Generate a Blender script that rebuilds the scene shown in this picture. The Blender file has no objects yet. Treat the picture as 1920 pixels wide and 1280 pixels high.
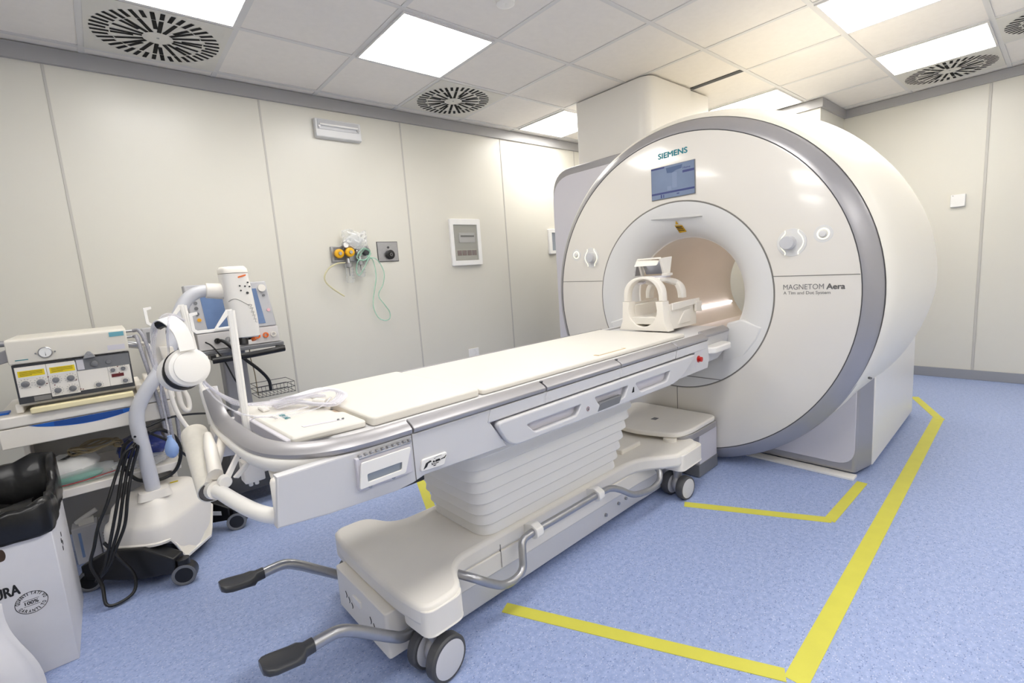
import bpy, bmesh, math, random
from mathutils import Vector, Matrix
random.seed(4)
S = bpy.context.scene
COL = S.collection
PI = math.pi

# ------------------------------------------------------------------ camera, world, exposure
cam_d = bpy.data.cameras.new('camera'); cam = bpy.data.objects.new('camera', cam_d); COL.objects.link(cam)
F_PX, YAW, PITCH, ROLL = 889.26, .7030, -.1416, -.0722
cam_d.sensor_fit = 'HORIZONTAL'; cam_d.sensor_width = 36.0; cam_d.lens = 36.0 * F_PX / 1920; cam_d.clip_start = .02
fw = Vector((math.sin(YAW) * math.cos(PITCH), math.cos(YAW) * math.cos(PITCH), math.sin(PITCH)))
r0 = Vector((math.cos(YAW), -math.sin(YAW), 0)); u0 = r0.cross(fw)
rt = math.cos(ROLL) * r0 + math.sin(ROLL) * u0; up = -math.sin(ROLL) * r0 + math.cos(ROLL) * u0
cam.matrix_world = Matrix(((rt.x, up.x, -fw.x, 0), (rt.y, up.y, -fw.y, 0), (rt.z, up.z, -fw.z, 1.2), (0, 0, 0, 1)))
S.camera = cam
w = bpy.data.worlds.new('World'); S.world = w; w.use_nodes = True
w.node_tree.nodes['Background'].inputs[0].default_value = (.5, .5, .5, 1)
w.node_tree.nodes['Background'].inputs[1].default_value = .05
S.view_settings.view_transform = 'Standard'; S.view_settings.look = 'None'; S.view_settings.gamma = 1
S.view_settings.use_curve_mapping = False
S.view_settings.exposure = 0.56
S.cycles.diffuse_bounces = 6
LAMP = 9.0          # emission of the ceiling panels

# ------------------------------------------------------------------ materials
def lin(c):
    return tuple(((v / 255) / 12.92 if v / 255 <= .04045 else ((v / 255 + .055) / 1.055) ** 2.4) for v in c)
def mat(name, rgb, rough=.5, metal=0, var=0.0, scale=8, emit=None, strength=0, coat=0, bump=0, bscale=200, spec=.5):
    m = bpy.data.materials.new(name); m.use_nodes = True
    nt = m.node_tree; b = nt.nodes['Principled BSDF']
    c = lin(rgb)
    b.inputs['Base Color'].default_value = (*c, 1); b.inputs['Roughness'].default_value = rough
    b.inputs['Metallic'].default_value = metal; b.inputs['Specular IOR Level'].default_value = spec
    if coat: b.inputs['Coat Weight'].default_value = coat; b.inputs['Coat Roughness'].default_value = .08
    tc = nt.nodes.new('ShaderNodeTexCoord')
    if var:
        n = nt.nodes.new('ShaderNodeTexNoise'); n.inputs['Scale'].default_value = scale; n.inputs['Detail'].default_value = 4
        nt.links.new(tc.outputs['Object'], n.inputs['Vector'])
        r = nt.nodes.new('ShaderNodeValToRGB')
        r.color_ramp.elements[0].position = .3; r.color_ramp.elements[1].position = .7
        r.color_ramp.elements[0].color = (*[v * (1 - var) for v in c], 1); r.color_ramp.elements[1].color = (*[min(1, v * (1 + var)) for v in c], 1)
        nt.links.new(n.outputs['Fac'], r.inputs['Fac']); nt.links.new(r.outputs['Color'], b.inputs['Base Color'])
    if bump:
        n2 = nt.nodes.new('ShaderNodeTexNoise'); n2.inputs['Scale'].default_value = bscale
        nt.links.new(tc.outputs['Object'], n2.inputs['Vector'])
        bp = nt.nodes.new('ShaderNodeBump'); bp.inputs['Strength'].default_value = bump; bp.inputs['Distance'].default_value = .002
        nt.links.new(n2.outputs['Fac'], bp.inputs['Height']); nt.links.new(bp.outputs['Normal'], b.inputs['Normal'])
    if emit:
        b.inputs['Emission Color'].default_value = (*lin(emit), 1); b.inputs['Emission Strength'].default_value = strength
    return m
def clear_mat(name, rgb, opac, rough=.15):
    m = bpy.data.materials.new(name); m.use_nodes = True; nt = m.node_tree
    b = nt.nodes['Principled BSDF']; b.inputs['Base Color'].default_value = (*lin(rgb), 1); b.inputs['Roughness'].default_value = rough
    t = nt.nodes.new('ShaderNodeBsdfTransparent'); t.inputs[0].default_value = (*[.75 + .25 * v for v in lin(rgb)], 1)
    lw = nt.nodes.new('ShaderNodeLayerWeight'); lw.inputs['Blend'].default_value = .35
    mp = nt.nodes.new('ShaderNodeMapRange'); mp.inputs['To Min'].default_value = opac; mp.inputs['To Max'].default_value = min(1, opac + .55)
    mx = nt.nodes.new('ShaderNodeMixShader')
    nt.links.new(lw.outputs['Facing'], mp.inputs['Value']); nt.links.new(mp.outputs['Result'], mx.inputs['Fac'])
    nt.links.new(t.outputs[0], mx.inputs[1]); nt.links.new(b.outputs[0], mx.inputs[2])
    nt.links.new(mx.outputs[0], nt.nodes['Material Output'].inputs[0])
    return m
M_WALL = mat('wall_panel', (221, 218, 207), .32, var=.012, scale=2)
M_JOINT = mat('joint_strip', (196, 193, 186), .35)
M_JOINTD = mat('joint_gap', (150, 147, 142), .6)
M_CEIL = mat('ceiling_tile', (240, 235, 228), .9, var=.015, scale=30, bump=.1)
M_TBAR = mat('ceiling_tbar', (222, 220, 217), .5)
M_CORN = mat('cornice_grey', (168, 167, 167), .4)
M_BASE = mat('baseboard_grey', (150, 152, 158), .45)
M_LAMP = mat('lamp_diffuser', (250, 250, 250), .5, emit=(255, 252, 247), strength=LAMP)
M_WHITE = mat('white_enamel', (243, 240, 234), .3, var=.006, scale=5)
M_GANTRY = mat('gantry_cover', (229, 224, 215), .22, var=.006, scale=3, coat=.4)
M_SHELL = mat('barrel_cover', (246, 241, 228), .4, var=.006, scale=3)
M_FUNNEL = mat('funnel_white', (224, 223, 221), .35)
M_BORE = mat('bore_lining', (216, 206, 190), .5, var=.02, scale=3)
M_METAL = mat('silver_paint', (170, 168, 170), .36, metal=.45, var=.01, scale=20)
M_DIAL = mat('dial_silver', (206, 206, 209), .35, metal=.15)
M_STEEL = mat('brushed_steel', (176, 176, 178), .3, metal=.85, var=.04, scale=60)
M_LILAC = mat('lilac_panel', (212, 209, 215), .4)
M_TABLE = mat('table_cover', (212, 211, 212), .33, var=.006, scale=6)
M_CREAM = mat('cream_plastic', (240, 235, 226), .4, var=.01, scale=10)
M_PAD = mat('mattress_vinyl', (226, 222, 213), .45, var=.006, scale=10, bump=.05)
M_BELLOW = mat('bellows_plastic', (240, 237, 231), .42)
M_GREYPL = mat('grey_plastic', (120, 121, 124), .4, var=.03, scale=30)
M_DGREY = mat('dark_grey_plastic', (62, 63, 66), .3, var=.04, scale=30)
M_RUBBER = mat('grey_rubber', (78, 78, 80), .6, var=.05, scale=40)
M_BLACK = mat('black_plastic', (22, 22, 23), .35, var=.1, scale=30)
M_BAG = mat('black_bin_liner', (16, 16, 17), .3, var=.2, scale=12, bump=.9, bscale=26)
M_SEAM = mat('seam_shadow_gap', (120, 117, 112), .6)
M_SEAMD = mat('dark_gap', (70, 70, 72), .6)
M_YTAPE = mat('yellow_floor_tape', (212, 207, 78), .45, var=.03, scale=12, bump=.1)
M_TEAL = mat('teal_ink', (35, 128, 140), .5)
M_INK = mat('grey_ink', (128, 126, 124), .5)
M_BINK = mat('black_ink', (28, 28, 30), .6)
M_RED = mat('red_button', (190, 28, 24), .3)
M_YELLOW = mat('yellow_label', (238, 212, 28), .5)
M_YVALVE = mat('yellow_valve', (240, 180, 20), .4)
M_ORANGE = mat('orange_plastic', (240, 116, 40), .4)
M_AMBER = mat('amber_label', (214, 166, 24), .5)
M_BLUE = mat('blue_plastic', (24, 96, 190), .4, var=.05, scale=5)
M_PBLUE = mat('pale_blue_rubber', (148, 176, 222), .45, var=.02, scale=20)
M_CARD = mat('white_cardboard', (224, 223, 226), .7, var=.02, scale=14)
M_PAPER = mat('white_paper', (240, 239, 236), .8, var=.015, scale=20)
M_CREPE = mat('crepe_paper', (232, 227, 215), .85, var=.03, scale=40, bump=.3, bscale=90)
M_GLOW = mat('bore_light', (240, 230, 255), .4, emit=(247, 243, 255), strength=4.8)
M_GUIDE = mat('light_guide', (252, 248, 225), .4, emit=(255, 250, 220), strength=.5)
M_SCREEN = mat('gantry_screen', (116, 128, 150), .12, var=.12, scale=5, emit=(118, 134, 162), strength=.14)
M_SCRLINE = mat('screen_bar', (70, 76, 118), .2, emit=(70, 76, 118), strength=.15)
M_SCRPALE = mat('screen_pale', (128, 140, 164), .2, emit=(130, 146, 172), strength=.12)
M_MON = mat('monitor_screen', (96, 116, 150), .05, var=.2, scale=6, emit=(100, 128, 172), strength=.12)
M_TAN = mat('tan_cable', (150, 136, 108), .6, var=.08, scale=30)
M_CLEAR = clear_mat('clear_tube', (244, 243, 248), .2)
M_BAGCL = clear_mat('clear_plastic_bag', (240, 242, 243), .16, .15)
M_BAGBL = clear_mat('blue_plastic_bag', (60, 76, 160), .6, .15)
M_GREENT = clear_mat('green_oxygen_tube', (190, 232, 210), .35)
M_YELLT = clear_mat('yellowed_tube', (232, 225, 186), .55)
M_GREEN = mat('green_strip', (90, 170, 150), .6)
M_GLASS = clear_mat('clear_jar', (244, 246, 246), .06, .05)
M_MIRROR = mat('mirror', (205, 208, 212), .06, metal=.9)
M_BLIND = mat('window_tint', (150, 158, 168), .3)
M_DRED = mat('dark_red_display', (96, 18, 22), .3)
M_HOSE = mat('grey_hose', (150, 150, 158), .5, var=.15, scale=160)
M_WIRE = mat('dark_wire', (60, 60, 62), .5)
def floor_mat():
    m = bpy.data.materials.new('blue_speckled_vinyl'); m.use_nodes = True; nt = m.node_tree; L = nt.links.new
    b = nt.nodes['Principled BSDF']; b.inputs['Roughness'].default_value = .42; b.inputs['Specular IOR Level'].default_value = .4
    tc = nt.nodes.new('ShaderNodeTexCoord')
    n0 = nt.nodes.new('ShaderNodeTexNoise'); n0.inputs['Scale'].default_value = 55; n0.inputs['Detail'].default_value = 5; n0.inputs['Roughness'].default_value = .75
    L(tc.outputs['Object'], n0.inputs['Vector'])
    r0 = nt.nodes.new('ShaderNodeValToRGB'); e = r0.color_ramp.elements
    e[0].position = .32; e[0].color = (*lin((138, 155, 200)), 1); e[1].position = .68; e[1].color = (*lin((170, 185, 222)), 1)
    L(n0.outputs['Fac'], r0.inputs['Fac'])
    prev = r0.outputs['Color']
    for sc, lo, col in ((150, .055, (206, 213, 232)), (125, .05, (96, 114, 168)), (210, .05, (192, 194, 214))):
        v = nt.nodes.new('ShaderNodeTexVoronoi'); v.inputs['Scale'].default_value = sc; v.inputs['Randomness'].default_value = 1
        mpp = nt.nodes.new('ShaderNodeMapping'); mpp.inputs['Location'].default_value = (sc, sc * .7, 0); mpp.inputs['Rotation'].default_value = (0, 0, sc)
        mpp.inputs['Scale'].default_value = (1, 1.7, 1)
        L(tc.outputs['Object'], mpp.inputs['Vector']); L(mpp.outputs['Vector'], v.inputs['Vector'])
        sep = nt.nodes.new('ShaderNodeSeparateColor'); L(v.outputs['Color'], sep.inputs['Color'])
        lt = nt.nodes.new('ShaderNodeMath'); lt.operation = 'LESS_THAN'; lt.inputs[1].default_value = .12; L(sep.outputs[0], lt.inputs[0])
        dl = nt.nodes.new('ShaderNodeMath'); dl.operation = 'LESS_THAN'; dl.inputs[1].default_value = .38; L(v.outputs['Distance'], dl.inputs[0])
        mu = nt.nodes.new('ShaderNodeMath'); mu.operation = 'MULTIPLY'; L(lt.outputs[0], mu.inputs[0]); L(dl.outputs[0], mu.inputs[1])
        m2 = nt.nodes.new('ShaderNodeMath'); m2.operation = 'MULTIPLY'; m2.inputs[1].default_value = .72; L(mu.outputs[0], m2.inputs[0])
        mx = nt.nodes.new('ShaderNodeMix'); mx.data_type = 'RGBA'; L(m2.outputs[0], mx.inputs['Factor'])
        L(prev, mx.inputs['A']); mx.inputs['B'].default_value = (*lin(col), 1); prev = mx.outputs['Result']
    L(prev, b.inputs['Base Color'])
    return m
M_FLOOR = floor_mat()

# ------------------------------------------------------------------ mesh helpers
class G:
    """collects shapes in one bmesh"""
    def __init__(self): self.bm = bmesh.new()
    def face(self, pts):
        self.bm.faces.new([self.bm.verts.new(p) for p in pts]); return self
    def box(self, x0, x1, y0, y1, z0, z1):
        v = [self.bm.verts.new((x, y, z)) for x in (x0, x1) for y in (y0, y1) for z in (z0, z1)]
        for f in ((0, 1, 3, 2), (4, 6, 7, 5), (0, 4, 5, 1), (2, 3, 7, 6), (0, 2, 6, 4), (1, 5, 7, 3)): self.bm.faces.new([v[i] for i in f])
        return self
    def hexa(self, lo, hi):
        a = [self.bm.verts.new(p) for p in lo]; b = [self.bm.verts.new(p) for p in hi]; n = len(a)
        self.bm.faces.new(a[::-1]); self.bm.faces.new(b)
        for i in range(n): self.bm.faces.new((a[i], a[(i + 1) % n], b[(i + 1) % n], b[i]))
        return self
    def prism(self, pts, vec):
        vec = Vector(vec); return self.hexa(pts, [Vector(p) + vec for p in pts])
    def rings(self, rings, closed=True, cap=True):
        vs = [[self.bm.verts.new(p) for p in r] for r in rings]; n = len(vs[0])
        for a, b in zip(vs, vs[1:]):
            for i in range(n if closed else n - 1): self.bm.faces.new((a[i], a[(i + 1) % n], b[(i + 1) % n], b[i]))
        if cap and closed: self.bm.faces.new(vs[0][::-1]); self.bm.faces.new(vs[-1])
        return self
    def cyl(self, p0, p1, r, r2=None, seg=24):
        return self.tube([p0, p1], [r, r if r2 is None else r2], seg, 0)
    def tube(self, pts, r, seg=10, sm=6):
        P = spline(pts, sm) if sm else [Vector(p) for p in pts]
        if isinstance(r, (list, tuple)):
            k = len(r) - 1; R = []
            for i in range(len(P)):
                t = i / (len(P) - 1) * k; j = min(int(t), k - 1); R.append(r[j] + (r[j + 1] - r[j]) * (t - j))
        else: R = [r] * len(P)
        T = [(P[min(i + 1, len(P) - 1)] - P[max(i - 1, 0)]).normalized() for i in range(len(P))]
        a = Vector((0, 0, 1)) if abs(T[0].z) < .9 else Vector((1, 0, 0))
        nrm = (a - T[0] * a.dot(T[0])).normalized(); rs = []
        for p, t, rr in zip(P, T, R):
            nrm = (nrm - t * nrm.dot(t)).normalized(); bn = t.cross(nrm)
            rs.append([p + (nrm * math.cos(2 * PI * i / seg) + bn * math.sin(2 * PI * i / seg)) * rr for i in range(seg)])
        return self.rings(rs)
    def sweep(self, pts, prof, sm=6):
        P = spline(pts, sm) if sm else [Vector(p) for p in pts]; rs = []
        for i, p in enumerate(P):
            t = (P[min(i + 1, len(P) - 1)] - P[max(i - 1, 0)]).normalized(); s = t.cross(Vector((0, 0, 1))).normalized(); n = s.cross(t)
            rs.append([p + s * a + n * b for a, b in prof])
        return self.rings(rs)
    def lathe(self, prof, o, axis='x', seg=48, arc=None, zmin=None):
        """prof: (along, radius); axis through o"""
        o = Vector(o); rs = []
        for h, r in prof:
            ring = []
            for i in range(seg if arc is None else seg + 1):
                th = 2 * PI * i / seg if arc is None else arc[0] + (arc[1] - arc[0]) * i / seg
                c, s = math.cos(th) * r, math.sin(th) * r
                p = o + (Vector((h, c, s)) if axis == 'x' else Vector((c, h, s)) if axis == 'y' else Vector((c, s, h)))
                if zmin is not None and p.z < zmin: p.z = zmin
                ring.append(p)
            rs.append(ring)
        return self.rings(rs, closed=arc is None, cap=False)
    def ball(self, c, r, seg=16):
        rx, ry, rz = r if isinstance(r, (list, tuple)) else (r, r, r)
        rs = [[Vector(c) + Vector((rx * math.sin(a) * math.cos(2 * PI * i / seg), ry * math.sin(a) * math.sin(2 * PI * i / seg), -rz * math.cos(a))) for i in range(seg)]
              for a in [PI * (k + .02) / (seg // 2 + .04) for k in range(seg // 2 + 1)]]
        return self.rings(rs)
    def mesh(self, me, mtx):
        me.transform(mtx); self.bm.from_mesh(me); bpy.data.meshes.remove(me); return self

def spline(pts, n):
    P = [Vector(p) for p in pts]
    if len(P) < 3 or n == 0: return P
    Q = [P[0] * 2 - P[1]] + P + [P[-1] * 2 - P[-2]]; out = []
    for i in range(1, len(Q) - 2):
        a, b, c, d = Q[i - 1:i + 3]
        for k in range(n):
            t = k / n
            out.append(.5 * (2 * b + (c - a) * t + (2 * a - 5 * b + 4 * c - d) * t * t + (3 * b - a - 3 * c + d) * t ** 3))
    return out + [P[-1]]
ROOT = {}
def obj(name, g, m, parent=None, bevel=0, seg=2, world=False, smooth=38, local_m=None):
    """links g as ONE mesh object; world=True: coordinates are world, moved into the parent's frame"""
    bm = g.bm; bmesh.ops.recalc_face_normals(bm, faces=bm.faces)
    if parent is not None and world: bm.transform(ROOT[parent.name].inverted())
    me = bpy.data.meshes.new(name); bm.to_mesh(me); bm.free()
    if len(me.polygons): me.shade_smooth(); me.set_sharp_from_angle(angle=math.radians(smooth))
    me.materials.append(m)
    o = bpy.data.objects.new(name, me); COL.objects.link(o)
    if parent is not None: o.parent = parent; ROOT[o.name] = ROOT[parent.name]
    else: ROOT[o.name] = Matrix.Identity(4)
    if bevel:
        b = o.modifiers.new('Bevel', 'BEVEL'); b.width = bevel; b.segments = seg; b.limit_method = 'ANGLE'; b.angle_limit = math.radians(40); b.harden_normals = False
    return o
def thing(name, label, cat, loc=(0, 0, 0), rz=0, group=None):
    o = bpy.data.objects.new(name, None); COL.objects.link(o); o.empty_display_size = .1
    o.location = loc; o.rotation_euler = (0, 0, rz)
    ROOT[o.name] = Matrix.Translation(loc) @ Matrix.Rotation(rz, 4, 'Z')
    o['label'] = label; o['category'] = cat
    if group: o['group'] = group
    return o
def tag(o, label, cat, group=None):
    """the same properties on a thing of one mesh; its origin goes to its base centre"""
    o['label'] = label; o['category'] = cat
    if group: o['group'] = group
    c = [Vector(v.co) for v in o.data.vertices]
    b = Vector(((min(p.x for p in c) + max(p.x for p in c)) / 2, (min(p.y for p in c) + max(p.y for p in c)) / 2, min(p.z for p in c)))
    o.data.transform(Matrix.Translation(-b)); o.location = b; ROOT[o.name] = Matrix.Translation(b)
    return o
def struct(name, g, m, parent=None, bevel=0):
    o = obj(name, g, m, parent, bevel)
    if parent is None: o['kind'] = 'structure'
    return o
def dup(root, loc, label, group=None, rz=None):
    c = root.copy(); COL.objects.link(c); c.location = loc; c['label'] = label
    if group: c['group'] = group
    if rz is not None: c.rotation_euler = (0, 0, rz)
    ROOT[c.name] = Matrix.Translation(loc)
    for ch in list(root.children):
        d = ch.copy(); COL.objects.link(d); d.parent = c
        for g2 in list(ch.children): e = g2.copy(); COL.objects.link(e); e.parent = d
    return c
FACE_X = Matrix(((0, 0, -1, 0), (-1, 0, 0, 0), (0, 1, 0, 0), (0, 0, 0, 1)))   # sheet facing -x: right is -y, up is z
FACE_Y = Matrix(((1, 0, 0, 0), (0, 0, -1, 0), (0, 1, 0, 0), (0, 0, 0, 1)))    # sheet facing -y: right is +x, up is z
def curve_mesh(outs, thick, bevel=0):
    """plate with holes: outlines in a plane, thickness along +normal"""
    cu = bpy.data.curves.new('c', 'CURVE'); cu.dimensions = '2D'; cu.fill_mode = 'BOTH'; cu.extrude = thick / 2; cu.bevel_depth = bevel; cu.bevel_resolution = 1; cu.offset = -bevel
    for pl in outs:
        sp = cu.splines.new('POLY'); sp.points.add(len(pl) - 1); sp.use_cyclic_u = True
        for q, p in zip(sp.points, pl): q.co = (p[0], p[1], 0, 1)
    o = bpy.data.objects.new('c', cu); COL.objects.link(o); me = bpy.data.meshes.new_from_object(o)
    bpy.data.objects.remove(o); bpy.data.curves.remove(cu)
    return me
def rounded(pts, r, n=5):
    """polygon with rounded corners; r one radius or one per corner"""
    out = []; N = len(pts)
    for i in range(N):
        p = Vector((*pts[i], 0)).to_2d(); a = Vector(pts[i - 1]); b = Vector(pts[(i + 1) % N]); rr = r[i] if isinstance(r, (list, tuple)) else r
        if rr <= 0: out.append(tuple(p)); continue
        da = (a - p); db = (b - p); d = min(rr, da.length * .49, db.length * .49)
        q0 = p + da.normalized() * d; q1 = p + db.normalized() * d
        for k in range(n + 1):
            t = k / n; out.append(tuple(q0 * (1 - t) ** 2 + p * 2 * t * (1 - t) + q1 * t * t))
    return out
def text_mesh(s, width, height, bold=0, shear=0):
    """lettering, lower left of the first capital at the origin, fitted to width and cap height"""
    cu = bpy.data.curves.new('t', 'FONT'); cu.body = s; cu.size = 1; cu.offset = bold; cu.extrude = .004; cu.shear = shear; cu.resolution_u = 3
    o = bpy.data.objects.new('t', cu); COL.objects.link(o); me = bpy.data.meshes.new_from_object(o)
    bpy.data.objects.remove(o); bpy.data.curves.remove(cu)
    xs = [v.co.x for v in me.vertices]
    sx = width / (max(xs) - min(xs)) if width else height / .7; sy = height / .7
    me.transform(Matrix.Diagonal((sx, sy, .1, 1)) @ Matrix.Translation((-min(xs), 0, 0)))
    return me
def text(name, s, width, height, m, parent, origin, face, bold=0, world=True):
    g = G()
    for d in ((0, 0), (bold * .5, 0), (-bold * .5, 0), (0, bold * .4), (0, -bold * .4))[:5 if bold > 0 else 1]:
        g.mesh(text_mesh(s, width, height, 0), Matrix.Translation(origin) @ face @ Matrix.Translation((d[0] * height, d[1] * height, d[0] * .0002 + d[1] * .0001)))
    return obj(name, g, m, parent, world=world)

# ------------------------------------------------------------------ the room
H = 2.516; YL = 3.49; XR = 5.64; XB = 4.97; YB = 1.49; X0, Y0 = 1.3102, 2.1886; XM, YM = -2.3, -1.9
struct('floor', G().box(XM, XR + .1, YM, YL + .1, -.06, 0), M_FLOOR)
struct('ceiling', G().box(XM, XR + .1, YM, YL + .1, H, H + .06), M_CEIL)
struct('wall_left', G().box(XM, XR + .1, YL, YL + .1, 0, H), M_WALL)
struct('wall_right', G().box(XR, XR + .1, YM, YB, 0, H), M_WALL)
struct('wall_back', G().box(XB, XR + .1, YB, YL, 0, H), M_WALL)
struct('wall_rear', G().box(XM - .1, XM, YM, YL, 0, H), M_WALL)
struct('wall_near', G().box(XM, XR, YM - .1, YM, 0, H), M_WALL)
g = G()
for k in range(-6, 8): g.box(X0 + .6 * k - .013, X0 + .6 * k + .013, YM, YL, H - .004, H + .001)
for k in range(-6, 3): g.box(XM, XR, Y0 + .6 * k - .013, Y0 + .6 * k + .013, H - .0046, H + .001)
struct('trim_1', g, M_TBAR)
CO = .078
struct('trim_2', G().box(XM, XB, YL - .022, YL, H - CO - .006, H - .005), M_CORN)
struct('trim_3', G().box(XR - .022, XR, YM, YB, H - CO, H - .005), M_CORN)
struct('trim_4', G().box(XB - .022, XR, YB - .022, YB, H - CO, H - .005).box(XB - .022, XB, YB, YL - .022, H - CO, H - .005), M_CORN)
struct('baseboard_right', G().box(XR - .012, XR, YM, YB, 0, .085), M_BASE, bevel=.003)
struct('baseboard_left', G().box(XM, XB, YL - .012, YL, 0, .085), M_BASE, bevel=.003)
struct('baseboard_back', G().box(XB - .012, XB, YB, YL - .012, 0, .085), M_BASE, bevel=.003)
n = 5
for x in (-2.07, -1.06, -.055, .955, 1.965, 2.985, 4.0):
    struct('trim_%d' % n, G().box(x - .006, x + .006, YL - .003, YL, .085, H - CO), M_JOINT if x > -.5 else M_JOINTD, bevel=.001); n += 1
for y in (-1.5, -.51, .49):
    struct('trim_%d' % n, G().box(XR - .005, XR, y - .009, y + .009, .085, H - CO), M_JOINT, bevel=.002); n += 1
struct('trim_%d' % n, G().box(3.66, 3.71, 1.6, 1.985, H - .0052, H - .001), M_SEAMD)

# ceiling lamps
lp = thing('ceiling_light', 'square lit ceiling panel, the nearest one, just left of the middle of the ceiling', 'ceiling light', (1.61, 2.489, H - .012), group='square lit panels in the tiled ceiling')
a = .288
g = G()
for s in ((-.3 + .012, .3 - .012, -.3 + .012, -a + .012), (-.3 + .012, .3 - .012, a - .012, .3 - .012), (-.3 + .012, -a + .012, -a + .012, a - .012), (a - .012, .3 - .012, -a + .012, a - .012)): g.box(*s, 0, .012)
obj('frame', g, M_TBAR, lp)
obj('diffuser', G().box(-a + .012, a - .012, -a + .012, a - .012, .003, .009), M_LAMP, lp)
for (x, y), lab in (((.41, 2.489), 'lit ceiling panel cut by the top edge beside the large round vent at left'),
                    ((3.41, 3.089), 'lit ceiling panel far back, partly hidden behind the white duct box'),
                    ((4.61, 1.889), 'lit ceiling panel low over the top of the scanner, right of the duct box'),
                    ((3.41, .689), 'lit ceiling panel cut by the top edge at right'),
                    ((4.61, .689), 'lit ceiling panel directly above the round vent at right'),
                    ((1.61, .689), 'added fill panel in the ceiling, unseen, behind and above the viewer'), ((.41, .689), 'added fill panel in the ceiling, unseen, straight above the viewer'),  # from here on unseen panels, added to fill light from the viewer's side
                    ((-.79, .689), 'added fill panel in the ceiling, unseen, in the rear left of the room'),
                    ((.41, -1.111), 'added fill panel in the ceiling, unseen rear row behind the viewer, on the left'),
                    ((1.61, -1.111), 'added fill panel in the ceiling, unseen rear row behind the viewer, in the middle'), ((3.41, -1.111), 'added fill panel in the ceiling, unseen rear row, on the right')):
    dup(lp, (x, y, H - .012), lab)
# swirl vents
vt = thing('ceiling_vent', 'large round slotted air vent at upper left, beside the lit panel', 'air vent', (.41, 3.089, H - .007), group='round slotted vents in the ceiling')
obj('plate', G().box(-.287, .287, -.287, .287, 0, .007), mat('vent_plate', (222, 219, 210), .5), vt)
g = G()
for i in range(40):
    th = 2 * PI * i / 40; lo = .195 if i % 2 else .205; c, s = math.cos(th), math.sin(th); wd = .0092
    for (ra, rb) in ([(lo, .268)] + ([(.065, .19)] if i % 5 in (0, 2) else []) + ([(.1, .19)] if i % 5 == 4 else [])):
        g.face([(c * ra - s * wd, s * ra + c * wd, -.0012), (c * rb - s * wd, s * rb + c * wd, -.0012), (c * rb + s * wd, s * rb - c * wd, -.0012), (c * ra + s * wd, s * ra - c * wd, -.0012)])
obj('slots', g, mat('vent_slots', (12, 12, 12), .9), vt)
obj('centre_screw', G().cyl((0, 0, -.002), (0, 0, .001), .006), M_STEEL, vt)
for (x, y), lab in (((2.21, 3.089), 'round slotted vent in the middle, left of the white duct box'), ((5.21, .689), 'round slotted vent at right, against the grey cornice below a lit panel'), ((4.61, .089), 'round slotted vent cut by the right edge of the photo')):
    dup(vt, (x, y, H - .007), lab)
tag(obj('smoke_detector', G().lathe([(0, .001), (-.004, .03), (0, .045), (.02, .05), (.022, .05)], (1.69, 1.86, H - .022), 'z', 32), M_WHITE), 'small round white detector on the ceiling, cut by the top edge', 'smoke detector')

# ------------------------------------------------------------------ floor tape
def strip(a, b, wd, z=.0012):
    a, b = Vector((*a, 0)), Vector((*b, 0)); t = (b - a).normalized(); s = Vector((-t.y, t.x, 0)) * wd / 2
    return G().prism([a - s, b - s, b + s, a + s], (0, 0, z))
def tape(a, b, wd, lab, z=.0012): tag(obj('floor_tape', strip(a, b, wd, z), M_YTAPE), lab, 'floor tape', 'yellow tape strips on the blue floor')
tape((1.325, .432), (4.265, .522), .06, 'longest strip of yellow floor tape, running past the scanner at right')
tape((.945, 1.265), (1.33, .46), .05, 'yellow tape strip across the floor in front of the table pedals, nearest the viewer', .0018)
tape((2.05, 1.18), (2.335, .63), .05, 'yellow tape strip leading away from the rear table caster')
tape((2.325, .632), (2.84, .628), .045, 'short yellow tape strip in front of the grey scanner foot', .0018)
tape((4.225, .508), (4.78, .735), .05, 'yellow tape strip beyond the scanner base, slanting to the back wall', .0018)
tape((1.107, 2.0), (1.345, 2.60), .05, 'yellow tape strip glimpsed under the table behind the bellows')

# ------------------------------------------------------------------ the scanner
YC, ZC = 1.523, .994
sc = thing('mri_scanner', 'large round white MRI scanner with a silver rim and an open bore', 'MRI scanner', (2.6, YC, 0))
SP = dict(parent=sc, world=True)
prof = [(2.66, .996), (2.675, 1.012), (2.72, 1.03), (2.85, 1.05), (3.0, 1.066), (3.2, 1.075), (3.4, 1.062), (3.6, 1.04), (3.75, 1.014), (3.9, .98), (4.05, .938), (4.2, .88), (4.3, .8), (4.38, .7), (4.4, .6), (4.4, .53)]
g = G(); rs = []
for x, r in prof:
    zc = ZC + .016 * min(1, (x - 2.66) / .2); ring = []
    for i in range(128):
        th = 2 * PI * i / 128; sn = math.sin(th); e_ = max(0, r - .99) * (1 if sn > -.05 else max(.2, 1 + (sn + .05) * 1.6)); q_ = min(r, .99) + e_; ring.append(Vector((x, YC - .003 + q_ * math.cos(th), max(.03, zc + q_ * sn))))
    rs.append(ring)
g.rings(rs, cap=False)
obj('barrel_cover', g, M_SHELL, smooth=60, **SP)
g = G(); g.lathe([(2.601, .9255), (2.6035, .934), (2.612, .946), (2.628, .966), (2.644, .982), (2.655, .992), (2.668, .998), (2.68, .996)], (0, YC, ZC), 'x', 128, zmin=.006)
rim = obj('rim', g, M_METAL, smooth=50, **SP); rim['label'] = 'silver rim ring'
g = G().lathe([(2.64, .55), (2.6035, .553), (2.6, .557), (2.6, .916), (2.603, .9215), (2.64, .923)], (0, YC, ZC), 'x', 128)
fc = obj('front_cover', g, M_GANTRY, smooth=30, **SP)
obj('front_gap', G().lathe([(2.61, .9), (2.6025, .9205), (2.6015, .9258), (2.61, .9262)], (0, YC, ZC), 'x', 128, zmin=.004), M_SEAMD, **SP)
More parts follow.
